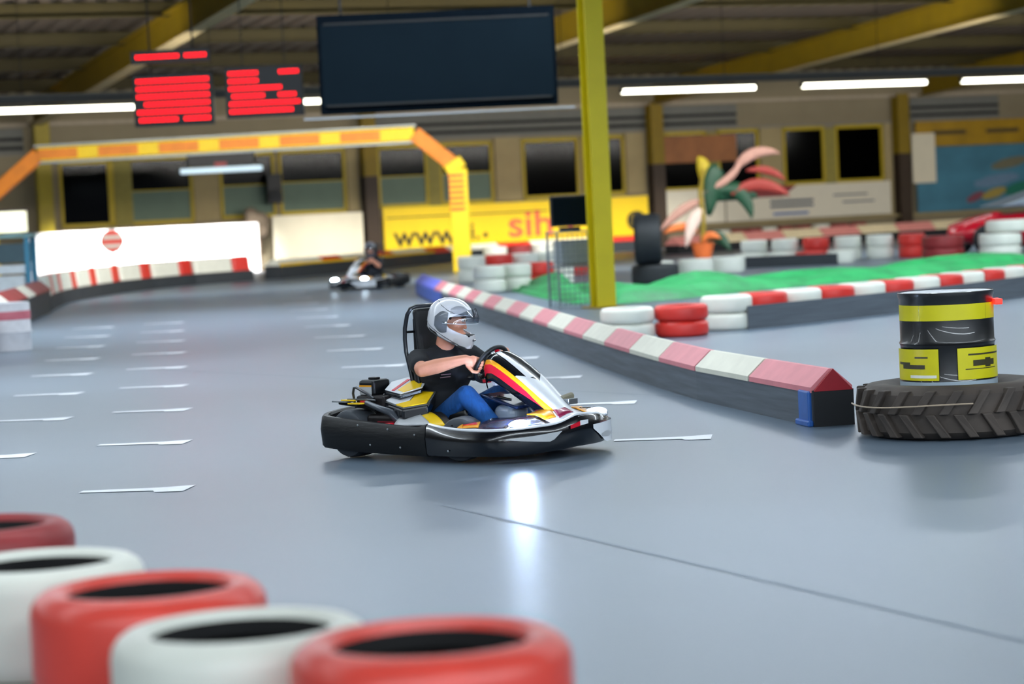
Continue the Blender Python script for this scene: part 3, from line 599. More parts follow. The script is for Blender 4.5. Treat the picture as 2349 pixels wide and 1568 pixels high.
# red car body beside the barriers
o = thing('red_car', 'glossy red car body with pale windscreen, parked behind the tyre stacks', 'car', (9.6, 53.9, 0), math.radians(14))
rc = mat('car_red', (224, 24, 48), .25, var=.03, coat=.6)
def carf(u, v):
    x = u * 4.2; prof = [(0, .62), (.15, .80), (.45, .95), (.75, 1.02), (1.0, 1.03)]
    hh = .55 + .55 * math.sin(min(1, u * 1.35) * PI / 2) ** .8; wy = .8 * (1 - .25 * (1 - min(1, u * 4)) ** 2)
    a = PI * v; return (x, -wy * math.cos(a), .22 + max(0, hh - .22) * math.sin(a) ** .35)
remesh(grid(carf, 24, 24).ell((2.2, 0, .5), (2.0, .8, .4), 10), 'bonnet', rc, o, .04, 6)
G().prism([(1.25, 1.04), (2.6, 1.42), (3.9, 1.44), (4.1, 1.02)], -.62, .62, Matrix.Rotation(PI / 2, 4, 'X')).obj('windscreen', mat('pale_glass', (150, 164, 176), .15, var=.05), o, bevel=.05)
for x in (.85, 3.3):
    for y in (-.72, .72):
        G().lathe([(.16, 0), (.3, 0), (.33, .05), (.33, .15), (.3, .2), (.16, .2)], 24, (x, y + .1, .33), closed=True, M=Matrix.Rotation(PI / 2, 4, 'X')).obj('wheel', rubber, o)

# stand with boxes and a lit lamp at the left edge
o = thing('marshal_stand', 'blue and white equipment stand behind the left edge barrier', 'stand', (-9.4, 45.6, 0), 0)
bl2 = mat('teal_blue', (60, 130, 160), .5); wh2 = mat('stand_white', (206, 214, 218), .5)
for x, y in ((-.6, -.3), (.42, -.3), (-.6, .3), (.42, .3)): G().box((x, y, .75), (.09, .09, 1.5)).obj('leg', bl2, o)
G().box((-.1, 0, 1.46), (1.2, .75, .06)).obj('worktop', mat('teal_top', (120, 160, 160), .5), o)
G().box((-.1, -.02, 1.14), (.96, .6, .36)).obj('drawer_box', mat('slate_box', (60, 84, 92), .5), o, bevel=.01); G().box((-.1, -.04, .84), (.96, .6, .16)).obj('shelf_box', wh2, o, bevel=.01); G().box((-.1, -.05, .55), (.9, .6, .34)).obj('storage_box', wh2, o, bevel=.01)
o = thing('lamp_box', 'square warm white lit lamp box on the equipment stand', 'lamp', (-9.3, 45.6, 1.491), 0)
G().box((0, 0, .24), (.54, .3, .40)).obj('lit_panel', mat('lit_panel', (250, 246, 214), .4, var=0, emit=.9), o, bevel=.02); G().box((0, .05, .02), (.3, .2, .04)).obj('foot', steel, o)
G().box((0, .02, .46), (.6, .34, .04)).obj('hood', mat('brown_hood', (70, 46, 40), .6), o)
o = thing('striped_drum', 'white and red striped drum by the left edge', 'drum', (-6.52, 31.3, 0), 0)
G().lathe([(.001, 0), (.30, 0), (.30, .22), (.315, .24), (.30, .26), (.30, .6), (.29, .62), (.001, .62)], 24).obj('body', mat('drum_white', (214, 214, 220), .5), o, smooth=True)
G().lathe([(.304, .40), (.306, .41), (.306, .50), (.304, .51)], 24).obj('stripe', mat('pink_stripe', (206, 110, 124), .5), o, smooth=True)
o = thing('round_sign', 'round red sign with two white bars before the white boards', 'sign', (-9.9, 60.8, 0), 0)
G().tube([(0, 0, 0), (0, 0, 1.15)], .035, 8).obj('pole', steel, o)
G().lathe([(.001, 0), (.29, 0), (.29, .03), (.001, .03)], 28, (0, -.03, 1.2), M=Matrix.Rotation(PI / 2, 4, 'X')).obj('disc', mat('sign_red', (238, 96, 84), .5), o)
for z in (1.30, 1.08): G().box((0, -.075, z), (.46, .02, .08)).obj('bar', white, o)

# ------------------------------------------------------------------ black drum standing in a tractor tyre
BX, BY = 2.67, 14.82
o = thing('oil_drum', 'black steel drum with yellow band and labels standing in the tractor tyre', 'drum', (BX, BY, 0.0), 0)
prof = [(.001, .0), (.285, .0), (.288, .02), (.285, .04), (.285, .28), (.293, .295), (.285, .31), (.285, .55), (.293, .565), (.285, .58), (.285, .835), (.292, .85), (.292, .872), (.284, .875), (.280, .855), (.001, .853)]
G().lathe(prof, 56).obj('body', mat('drum_black', (12, 13, 15), .36, var=.1, coat=.3), o, smooth=True)
G().lathe([(.001, .868), (.262, .868), (.276, .872), (.279, .866)], 48).obj('lid', mat('drum_lid', (176, 184, 194), .3, metal=.3), o, smooth=True)
dy = mat('drum_yellow', (204, 196, 0), .4, var=.05)
def patch(a0, a1, z0, z1, r, m_, name, par=o):
    def fn(u, v): a = math.radians(a0 + (a1 - a0) * u); return (r * math.cos(a), r * math.sin(a), z0 + (z1 - z0) * v)
    return grid(fn, 20, 1).obj(name, m_, par, smooth=True)
patch(0, 360, .705, .80, .2885, dy, 'yellow_band'); 
patch(-185, -111, .345, .535, .2965, dy, 'label'); patch(-89, -8, .345, .535, .2965, dy, 'label')
for a0, a1, z0, z1 in ((-176, -150, .44, .455), (-165, -128, .415, .44), (-142, -124, .48, .49), (-80, -30, .405, .41), (-70, -34, .425, .46), (-76, -20, .49, .50), (-52, -42, .415, .47)): patch(a0, a1, z0, z1, .298, mat('label_print', (52, 48, 12), .5), 'label_print')
patch(-150, -114, .36, .378, .298, white, 'label_strip'); patch(-185, -8, .29, .335, .2962, mat('drum_grey', (150, 166, 178), .4), 'lower_band')
G().box((.292, -.1, .80), (.05, .12, .035)).obj('rear_lamp', mat('red_lamp', (255, 40, 30), .4, var=0, emit=2.0), o, bevel=.006)
# tractor tyre
o = thing('tractor_tyre', 'huge dusty tractor tyre lying flat around the black drum', 'tyre', (BX + .03, BY + .02, 0), 0)
tm = mat('dusty_tyre', (66, 58, 52), .75, var=.35, scale=5, bump=.5)
R = .60; Wt = .325
G().lathe([(.31, .06), (.34, .03), (.44, .0), (.52, .01), (R - .04, .05), (R - .035, Wt - .05), (.52, Wt - .01), (.44, Wt), (.34, Wt - .03), (.31, Wt - .06), (.36, Wt * .7), (R - .09, Wt * .65), (R - .09, Wt * .35), (.36, Wt * .3)], 72, closed=True).obj('carcass', tm, o, smooth=True)
NL = 22
for k in range(NL * 2):
    up_ = k % 2; a = 2 * PI * k / (NL * 2); vs = []
    for (da, z, r) in ((0, Wt * .5, R), (.16, Wt * .93, R - .012)):
        for dr in (-.05, .004):
            for dw in (-.05, .05): vs.append(((r + dr) * math.cos(a + da + dw), (r + dr) * math.sin(a + da + dw), z if up_ else Wt - z))
    G().add(vs, [(0, 1, 3, 2), (4, 6, 7, 5), (0, 4, 5, 1), (2, 3, 7, 6), (0, 2, 6, 4), (1, 5, 7, 3)]).obj('tread_lug', tm, o, bevel=.006)
o = thing('tie_strap', 'thin pale strap tied round the near side of the tractor tyre', 'strap', (BX + .03, BY + .02, 0), 0)
pts = [(.628 * math.cos(math.radians(a)), .628 * math.sin(math.radians(a)), .215 + .012 * math.sin(a * .05)) for a in range(-180, -84, 6)]
G().tube(pts, .005, 6).obj('band', mat('strap_tan', (168, 150, 128), .6), o)

# ------------------------------------------------------------------ go-kart
KY = mat('kart_yellow', (248, 206, 10), .3, var=.03, coat=.3); KR = mat('kart_red', (206, 18, 44), .3, var=.03, coat=.3); KW = mat('kart_white', (226, 230, 236), .25, var=.02, coat=.4)
KO = mat('kart_amber', (232, 158, 20), .3, var=.03, coat=.3); KB = mat('kart_black', (8, 11, 18), .2, var=.05, coat=.5); KG = mat('kart_grey', (176, 180, 184), .35, var=.06)
KM = mat('kart_maroon', (134, 18, 64), .3, var=.04, coat=.3); KN = mat('kart_navy', (8, 26, 60), .25, coat=.4)
lampm = mat('headlamp_glow', (196, 220, 255), .3, var=0, emit=420.0)
bump_m = mat('bumper_plastic', (9, 11, 14), .45, spec=.35, var=.35, scale=9, bump=.25, stretch=(1, 1, 5))
def make_kart(name, label):
    k = thing(name, label, 'go-kart')
    BR = [(-.82, .0, .09, .31), (-.83, -.28, .085, .30), (-.82, -.46, .08, .285), (-.785, -.54, .075, .275), (-.72, -.57, .07, .268), (-.5, -.57, .055, .250), (-.25, -.565, .045, .230), (-.02, -.56, .04, .215), (.05, -.562, .04, .222), (.11, -.57, .04, .236)]
    BF0 = [(.115, -.568, .045, .232), (.24, -.575, .045, .212), (.40, -.575, .045, .20), (.58, -.565, .05, .197), (.70, -.53, .05, .20), (.78, -.46, .05, .203), (.835, -.35, .055, .208), (.87, -.2, .06, .215), (.885, -.05, .065, .25), (.885, .05, .065, .25), (.87, .2, .065, .24), (.83, .32, .07, .215), (.77, .41, .07, .21), (.68, .48, .065, .205), (.5, .52, .05, .2), (.3, .54, .05, .21), (.115, .55, .05, .232)]
    def cr(P_, s):
        i = max(0, min(int(s), len(P_) - 2)); f = s - i; p0 = P_[max(i - 1, 0)]; p1 = P_[i]; p2 = P_[i + 1]; p3 = P_[min(i + 2, len(P_) - 1)]
        return tuple(.5 * (2 * b1 + (c1 - a1) * f + (2 * a1 - 5 * b1 + 4 * c1 - d1) * f * f + (3 * b1 - a1 - 3 * c1 + d1) * f ** 3) for a1, b1, c1, d1 in zip(p0, p1, p2, p3))
    dens = lambda P_, n=4: [cr(P_, k / n) for k in range((len(P_) - 1) * n + 1)]
    BF0 = [(x - .03 * max(0, x - .3) / .6, y, a1, b1) for x, y, a1, b1 in BF0]
    BR = dens(BR); BF = dens(BF0)
    def bfp(s_, off):
        a_, b_ = cr(BF0, max(0, s_ - .05)), cr(BF0, min(len(BF0) - 1, s_ + .05)); t_ = Vector((b_[0] - a_[0], b_[1] - a_[1], 0)).normalized(); c_ = cr(BF0, s_); return Vector((c_[0] + t_.y * off, c_[1] - t_.x * off, 0))
    def sect(path, th=.05):
        def f(i):
            z0, z1 = path[i][2], path[i][3]; return [(-th, z0 + .012), (-th, z1 - .012), (-th + .012, z1), (-.01, z1), (0, z1 - .012), (.012, (z0 + z1) / 2 + .015), (.004, z0 + .014), (-.008, z0), (-th + .01, z0)]
        return f
    mir = lambda P_: [(x, -y, a, c_) for x, y, a, c_ in reversed(P_)]
    G().sweep(BR, sect(BR)).obj('side_bumper', bump_m, k, smooth=True)
    Bm = mir(BR); G().sweep(Bm, sect(Bm)).obj('side_bumper', bump_m, k, smooth=True)
    G().sweep(BF, sect(BF, .045)).obj('front_bumper', KB, k, smooth=True)
    G().tube([(x, y * 1.0 , z1 + .006) for x, y, z0, z1 in [((p[0] - .015), p[1] + (.02 if p[1] < 0 else -.02), p[2], p[3]) for p in BF[1:-1]]], .009, 8).obj('white_trim', KW, k, smooth=True)
    for (x, y, z) in [(-.62, -.571, .12), (-.35, -.574, .10), (-.1, -.574, .09), (-.45, -.572, .22), (-.2, -.572, .20), (.02, -.574, .17), (.3, -.588, .08), (-.7, -.566, .2)]:
        G().ell((x, y, z), (.007, .005, .007), 5).obj('rivet', steel, k)
    # stickers on the front face
    def band(s0, s1, zlo, zhi, m_, nm, off=.0155, n=14):
        def fn(u, v): q = bfp(s0 + (s1 - s0) * u, off); q.z = zlo(u) + (zhi(u) - zlo(u)) * v; return tuple(q)
        return grid(fn, n, 2).obj(nm, m_, k, smooth=True)
    band(4.2, 7.1, lambda u: .150 - .032 * u / .82 if u < .82 else .118 + .055 * (u - .82) / .18, lambda u: .152 + .022 * u, KG, 'grey_wedge_sticker')
    band(7.55, 8.2, lambda u: .178 + .012 * u, lambda u: .200 + .018 * u, KR, 'red_badge'); band(8.2, 9.0, lambda u: .190 + .006 * u, lambda u: .220, KW, 'white_badge')
    band(9.35, 13.6, lambda u: .16 - .095 * min(1, u * 4.5), lambda u: .190 - .02 * max(0, .3 - u), KW, 'white_wrap', .0165, 20)
    band(9.9, 13.2, lambda u: .105 - .01 * math.sin(u * 7), lambda u: .120 + .012 * math.sin(u * 9), KG, 'grey_wave_sticker', .0185, 20)
    # nose deck with colours
    def nz(x, y):
        e_ = max(0, min(1, (.845 - 1.1 * y * y - x) / .13)); return .203 + .043 * math.exp(-(y / .14) ** 2) + .055 * min(1, max(0, .56 - abs(y)) / .22) * e_
    def poly(pts, m_, nm, lift=.0, th=.006):
        bm = bmesh.new(); bm.faces.new([bm.verts.new((x, y, 0)) for x, y in pts]); bmesh.ops.triangulate(bm, faces=bm.faces)
        bmesh.ops.subdivide_edges(bm, edges=bm.edges, cuts=4, use_grid_fill=True)
        for v in bm.verts: v.co.z = nz(v.co.x, v.co.y) + lift
        g = G(); bm.verts.index_update(); g.add([v.co.copy() for v in bm.verts], [[v.index for v in f.verts] for f in bm.faces]); bm.free(); o_ = g.obj(nm, m_, k, smooth=True, solid=th)
        o_.modifiers['s'].offset = -1; return o_
    poly([(.38, -.545), (.45, -.545), (.61, -.53), (.71, -.46), (.77, -.35), (.80, -.19), (.62, -.2), (.45, -.34)], KN, 'nose_pod', .0, .05)
    poly([(.30, .53), (.45, .51), (.62, .48), (.74, .40), (.80, .30), (.80, .16), (.62, .18), (.45, .32)], KW, 'nose_pod', .0, .05)
    poly([(.60, -.2), (.80, -.19), (.855, -.02), (.85, .17), (.62, .19), (.58, 0)], KW, 'nose_bridge', .0, .05)
    poly([(.60, -.20), (.74, -.20), (.77, -.13), (.64, -.06)], KO, 'amber_patch', .008); poly([(.60, -.12), (.66, -.06), (.79, -.12), (.80, .0), (.62, .0)], KM, 'maroon_patch', .006)
    poly([(.38, -.545), (.34, -.54), (.47, -.50), (.42, -.42), (.33, -.47)], KO, 'amber_tip', .006); poly([(.33, -.50), (.44, -.47), (.40, -.44)], KR, 'red_tip', .010)
    poly([(.58, .19), (.70, .17), (.745, .27), (.66, .44), (.5, .42)], KO, 'number_panel', .012)
    text('5', 'race_number', .13, KB, k, Matrix.Translation((.655, .27, nz(.655, .27) + .016)) @ Matrix.Rotation(math.radians(-70), 4, 'Z'), .002, .002)
    for sy, em in ((-1, 1), (1, 0)):
        y = -.40 if sy < 0 else .355; hx = .665 if sy < 0 else .68
        Mx = Matrix.Translation((hx, y, nz(hx, y) - .004)) @ Matrix.Rotation(math.radians(-28 * sy), 4, 'Z') @ Matrix.Rotation(math.radians(-8), 4, 'Y')
        hl = G().ell((0, 0, 0), (.085, .085, .036), 10).obj('headlight', chrome, k, smooth=True); hl.matrix_local = Mx
        ln = G().ell((.018, 0, .012), (.078, .082, .044), 10).obj('lens', glassy('lens_glass', (.95, .97, 1), .12) if 'lens_glass' not in MATS else MATS['lens_glass'], hl, smooth=True)
        G().ell((.03, 0, .022), (.062, .072, .028), 8).obj('led', lampm if em else mat('led_cluster', (214, 226, 240), .2, var=0, emit=2.2), hl, smooth=True)
    # floor tray and rails
    G().prism([(-.45, -.27), (.55, -.27), (.72, -.2), (.72, .2), (.55, .27), (-.45, .27)], .045, .055).obj('floor_tray', steel, k)
    for s in (-1, 1): G().tube([(-.72, .24 * s, .12), (-.3, .25 * s, .08), (.3, .3 * s, .08), (.6, .24 * s, .09), (.8, .2 * s, .13)], .016, 8).obj('chassis_rail', KR, k, smooth=True)
    for x, r in ((-.60, .014), (.30, .012)): G().tube([(x, -.46, .14 if x < 0 else .125), (x, .46, .14 if x < 0 else .125)], r, 8).obj('axle', steel, k)
    # wheels
    for (x, y, r, wd, st) in ((-.63, -.39, .15, .19, 0), (-.63, .39, .15, .19, 0), (.28, -.42, .135, .14, .35), (.31, .42, .135, .14, .35)):
        wm = G().lathe([(.065, -wd * .42), (r * .8, -wd / 2), (r * .94, -wd * .46), (r, -wd * .34), (r, wd * .34), (r * .94, wd * .46), (r * .8, wd / 2), (.065, wd * .42)], 36, closed=True).obj('wheel', mat('slick_rubber', (62, 67, 74), .55, var=.15, scale=10), k, smooth=True)
        wm.location = (x, y, r + .003); wm.rotation_euler = (PI / 2, 0, st)
        G().lathe([(.001, -wd * .3), (.03, -wd * .32), (.035, -wd * .2), (.062, -wd * .4), (.066, 0), (.062, wd * .4), (.035, wd * .2), (.001, wd * .3)], 20).obj('rim', steel, wm, smooth=True)
    # side pods: grey panel with a yellow band, both sides
    for s in (-1, 1):
        def pod(u, v, x0=-.215, x1=.215, xt0=-.26, xt1=-.02):
            xb = x0 + (x1 - x0) * u; xt = xt0 + (xt1 - xt0) * u; x = xb + (xt - xb) * v; return (x, s * (.50 - .20 * v), .212 + .012 * u * (1 - v) + .068 * v ** .8 + .012 * math.sin(PI * v))
        grid(lambda u, v: pod(u, v, -.215, .095, -.26, -.235), 10, 8).obj('side_pod', KG, k, smooth=True, solid=.008)
        grid(lambda u, v: pod(u, v, .098, .212, -.232, -.095), 6, 8).obj('yellow_pod_band', KY, k, smooth=True, solid=.008)
        grid(lambda u, v: pod(u, v, .214, .27, -.093, .0), 4, 8).obj('black_pod_edge', black, k, smooth=True, solid=.008)
        G().box((-.262, s * .49, .214), (.05, .05, .03)).obj('red_bracket', KR, k, bevel=.006)
    # engine group, right rear
    G().box((-.36, -.33, .17), (.3, .2, .2)).obj('engine_block', mat('engine_dark', (26, 22, 24), .5, metal=.4, var=.4, scale=30), k, bevel=.02)
    for i in range(6): G().box((-.30, -.33, .12 + i * .022), (.2, .235, .006)).obj('cooling_fin', mat('fin_red', (110, 14, 30), .5), k)
    def SG(poly, z0, z1):
        g = G(); n = len(poly); sl = lambda x, y: .26 * (y + .42) - .06 * (x + .3)
        return g.add([(x, y, z0 - .022 + sl(x, y)) for x, y in poly] + [(x, y, z1 - .022 + sl(x, y)) for x, y in poly], [tuple(range(n - 1, -1, -1)), tuple(range(n, 2 * n))] + [(i, (i + 1) % n, n + (i + 1) % n, n + i) for i in range(n)])
    deckp = [(-.47, -.36), (-.17, -.46), (-.05, -.36), (-.16, -.16), (-.42, -.14), (-.52, -.22)]
    SG(deckp, .285, .350).obj('engine_cover', KB, k, bevel=.012); SG([(x * .98, y) for x, y in deckp], .350, .360).obj('cover_rim', mat('cover_grey', (64, 68, 70), .4), k, bevel=.004)
    SG([(-.25, -.43), (-.17, -.452), (-.06, -.36), (-.15, -.19), (-.27, -.2), (-.20, -.35)], .361, .367).obj('yellow_decal', KY, k)
    SG([(-.46, -.35), (-.27, -.42), (-.21, -.35), (-.28, -.2), (-.42, -.16), (-.50, -.23)], .361, .366).obj('white_decal', KW, k)
    ub = [(-.44, -.33), (-.27, -.37), (-.20, -.24), (-.27, -.12), (-.44, -.10), (-.50, -.2)]
    SG(ub, .372, .402).obj('upper_cover', KB, k, bevel=.008); SG([(x * .99, y * .985) for x, y in ub], .403, .410).obj('upper_white_decal', KW, k, bevel=.003)
    SG([(-.33, -.32), (-.26, -.345), (-.21, -.24), (-.28, -.14), (-.36, -.13)], .4105, .413).obj('upper_yellow_decal', KY, k); SG([(-.37, -.335), (-.345, -.34), (-.385, -.14), (-.41, -.14)], .4105, .413).obj('red_decal_stripe', KR, k)
    ab = G().box((-.555, -.29, .43), (.13, .16, .10)).obj('air_box', black, k, bevel=.018)
    G().box((-.555, -.3735, .415), (.10, .004, .05)).obj('white_sticker', KG, ab); G().box((-.555, -.374, .444), (.10, .005, .01)).obj('orange_sticker', KO, ab); G().box((-.555, -.29, .487), (.06, .05, .014)).obj('cap', black, ab, bevel=.005)
    G().box((-.50, -.3, .345), (.24, .2, .08)).obj('carburettor', mat('engine_dark', (26, 22, 24), .5), k, bevel=.015); G().ell((-.55, -.405, .35), (.03, .012, .018), 6).obj('red_cap', KR, k)
    G().tube([(-.665, -.36, .33), (-.64, -.40, .40), (-.62, -.41, .435), (-.60, -.41, .437), (-.50, -.41, .395), (-.46, -.41, .37)], .008, 8).obj('guard_hoop', mat('guard_grey', (50, 54, 60), .35), k, smooth=True)
    G().tube([(-.68, -.41, .36), (-.50, -.42, .365), (-.43, -.42, .36)], .007, 6).obj('guard_rail', mat('guard_grey', (50, 54, 60), .35), k)
    G().tube([(-.50, -.43, .345), (-.40, -.44, .318), (-.29, -.44, .288), (-.25, -.43, .25), (-.25, -.38, .2)], [.017, .02, .024, .026, .02], 12).obj('exhaust', mat('exhaust_grey', (74, 80, 88), .3, metal=.3), k, smooth=True)
    G().prism([(-.79, -.44), (-.66, -.45), (-.66, -.36), (-.74, -.37)], .345, .353).obj('rear_tip', mat('tip_grey', (120, 126, 130), .4), k)
    G().prism([(-.72, -.43), (-.60, -.435), (-.60, -.37), (-.68, -.36)], .354, .362).obj('yellow_rear_tip', KY, k); G().prism([(-.62, -.475), (-.52, -.475), (-.50, -.43), (-.58, -.42)], .338, .346).obj('yellow_rear_tip', KY, k)
    G().tube([(-.74, -.42, .34), (-.60, -.42, .33), (-.45, -.40, .3)], .012, 8).obj('rear_stay', black, k)
    G().box((-.68, .0, .28), (.2, .5, .05)).obj('rear_rack', blackmat, k, bevel=.01); G().box((-.36, .33, .20), (.34, .18, .16)).obj('battery_box', black, k, bevel=.02)
    # seat and roll hoop with headrest
    SP = [(.12, .13), (.0, .10), (-.14, .085), (-.26, .10), (-.345, .19), (-.375, .32), (-.40, .46), (-.41, .56)]
    def seat(u, v):
        s = u * (len(SP) - 1); i = min(int(s), len(SP) - 2); f = s - i; x = SP[i][0] * (1 - f) + SP[i + 1][0] * f; z = SP[i][1] * (1 - f) + SP[i + 1][1] * f
        q = (v - .5) * 2; wd = .205 - .02 * u; rise = abs(q) ** 3.2
        side = .16 if u < .75 else .10; return (x + rise * (.13 if u > .5 else .02) * min(1, max(0, (u - .35) * 3)), q * wd, z + rise * side * (1 if u < .55 else .3))
    grid(seat, 28, 16).obj('seat', mat('seat_black', (15, 17, 20), .35, var=.1), k, smooth=True, solid=.014)
    hp = [(-.345, .40), (-.365, .50), (-.40, .64), (-.405, .72), (-.40, .79), (-.375, .875), (-.345, .912)]
    pts = [(x, -.15, z) for x, z in hp] + [(-.335, -.11, .925), (-.335, .11, .925)] + [(x, .15, z) for x, z in reversed(hp)]
    G().tube([(-.33, -.16, .08), (-.335, -.155, .25)] + pts + [(-.335, .155, .25), (-.33, .16, .08)], .0135, 10).obj('roll_hoop', mat('hoop_black', (26, 32, 40), .3, var=.05, coat=.3), k, smooth=True)
    G().tube([(-.40, -.15, .765), (-.375, -.04, .765), (-.375, .06, .765)], .008, 8).obj('hoop_crossbar', black, k)
    G().box((-.345, -.02, .76), (.05, .17, .30), Matrix.Rotation(math.radians(-6), 3, 'Y')).obj('headrest', mat('headrest_black', (17, 20, 24), .5, var=.1), k, bevel=.022)
    G().box((-.385, -.02, .68), (.03, .12, .34)).obj('headrest_plate', black, k, bevel=.01); G().box((-.37, -.1, .47), (.03, .06, .045)).obj('silver_clamp', steel, k, bevel=.005)
    # steering column, wheel
    G().tube([(.62, 0, .14), (.22, 0, .52)], .012, 8).obj('steering_column', steel, k)
    wc = Vector((.165, 0, .543)); e = Vector((.50, 0, .866)); yv = Vector((0, 1, 0)); R_ = .135
    sw = G().tube([wc + e * (R_ * math.cos(a) * (.8 if math.cos(a) < 0 else 1)) + yv * (R_ * math.sin(a)) for a in [2 * PI * i / 40 for i in range(40)]], .0145, 10, closed=True).obj('steering_wheel', mat('wheel_grip', (20, 26, 32), .45, var=.1), k, smooth=True)
    for a in (90, 210, 330): G().tube([wc, wc + e * (R_ * .85 * math.cos(math.radians(a))) + yv * (R_ * .95 * math.sin(math.radians(a)))], .009, 6).obj('spoke', black, sw)
    G().ell(wc, (.03, .04, .04), 8).obj('hub', black, sw)
    G().ell((.06, -.02, .475), (.055, .07, .022), 8).obj('dash_pod', black, k, smooth=True)
    G().box((.23, -.03, .44), (.03, .05, .03)).obj('switch_box', KW, k, bevel=.005); G().box((.18, -.06, .455), (.05, .03, .02)).obj('red_switch', KR, k, bevel=.004)
    # steering fairing: shield with skirts
    SPN = [(.185, .560, .075), (.195, .600, .10), (.225, .632, .118), (.275, .633, .128), (.34, .600, .132), (.42, .548, .132), (.50, .490, .128), (.58, .425, .118), (.66, .357, .105), (.73, .298, .088), (.775, .258, .06)]
    def spn(u):
        s = u * (len(SPN) - 1); i = min(int(s), len(SPN) - 2); f = s - i; return [SPN[i][j] * (1 - f) + SPN[i + 1][j] * f for j in range(3)]
    def shield(u, v, lift=0.0):            # v: 0 centre .. 1 lower skirt edge
        x, z, wd = spn(u); a = min(v, .62) / .62; y = wd * math.sin(a * PI / 2) ; drop = (.075 - .035 * u) * (1 - math.cos(a * PI / 2))
        if v > .62: q = (v - .62) / .38; drop += q * (.10 * math.sin(PI * min(1, u * .8 + .2)) ** .7 + .01); y -= q * .015
        n_ = Vector((.45 * math.cos(a * PI / 2), math.sin(a * PI / 2), .8 * math.cos(a * PI / 2))).normalized()
        return Vector((x, y, z - drop)) + n_ * lift
    def strip(u0, u1, v0, v1, m_, nm, lift, s, nu=24, nv=6, taper=None):
        def fn(u, v):
            uu = u0 + (u1 - u0) * u; a, c_ = (v0(uu) if callable(v0) else v0), (v1(uu) if callable(v1) else v1); p = shield(uu, a + (c_ - a) * v, lift); return (p.x, p.y * s, p.z)
        return grid(fn, nu, nv).obj(nm, m_, fr, smooth=True)
    def half(u, v): p = shield(u, abs(v * 2 - 1)); return (p.x, p.y * (1 if v > .5 else -1), p.z)
    fr = grid(half, 36, 40).obj('steering_fairing', KB, k, smooth=True, solid=.005)
    for s in (-1, 1):
        ys = lambda u: .49 - .07 * u; ye = lambda u: .635 - .02 * u + (.20 * max(0, u - .66) / .3)
        strip(.10, .985, ys, ye, KO, 'yellow_stripe', .0045, s)
        strip(.12, .80, ye, lambda u: .83 - .5 * max(0, u - .55), KR, 'red_stripe', .0045, s)
        strip(.07, .20, .20, .47, KW, 'white_cheek', .005, s, 6, 6)
    [strip(.55, .99, lambda u: max(-.02, .40 - (u - .55) * 3.6), lambda u: .46 - .03 * u, KW, 'white_nose_panel', .0052, q, 30) for q in (-1, 1)]
    strip(.27, .62, lambda u: .10 - .1 * (u - .27), lambda u: .22 + .0 * u, KW, 'race_stroke', .0056, -1, 14, 3)
    G().tube([(.25, -.01, .637), (.225, -.02, .636)], .012, 6).obj('red_top_tab', KR, fr)
    G().tube([(.66, .06, .335), (.655, .17, .350)], .022, 12).obj('nose_roller', mat('olive_roller', (120, 116, 96), .4), k); G().box((.70, .10, .322), (.05, .09, .035)).obj('roller_bracket', steel, k, bevel=.004)
    # fuel tank between the legs, pedals
    G().box((.33, -.02, .20), (.18, .17, .22)).obj('fuel_tank', mat('tank_plastic', (150, 164, 184), .3, var=.05), k, bevel=.05); G().box((.33, -.02, .335), (.30, .24, .02), Matrix.Rotation(math.radians(14), 3, 'Y')).obj('tank_cover', KN, k, bevel=.008)
    G().tube([(.40, -.1, .345), (.30, -.11, .362), (.22, -.1, .36)], .009, 8).obj('chrome_bar', chrome, k)
    for s in (-1, 1):
        G().tube([(.52, .13 * s, .06), (.50, .13 * s, .2)], .009, 6).obj('pedal', chrome, k); G().box((.495, .13 * s, .2), (.02, .07, .05)).obj('pedal_pad', blackmat, k)
    return k
KA = math.radians(-40); KL = Vector((-.265, 15.03, 0))
kart = make_kart('go_kart', 'black go-kart with red and yellow fairing stripes and one blazing headlight, carrying the white-helmeted driver')

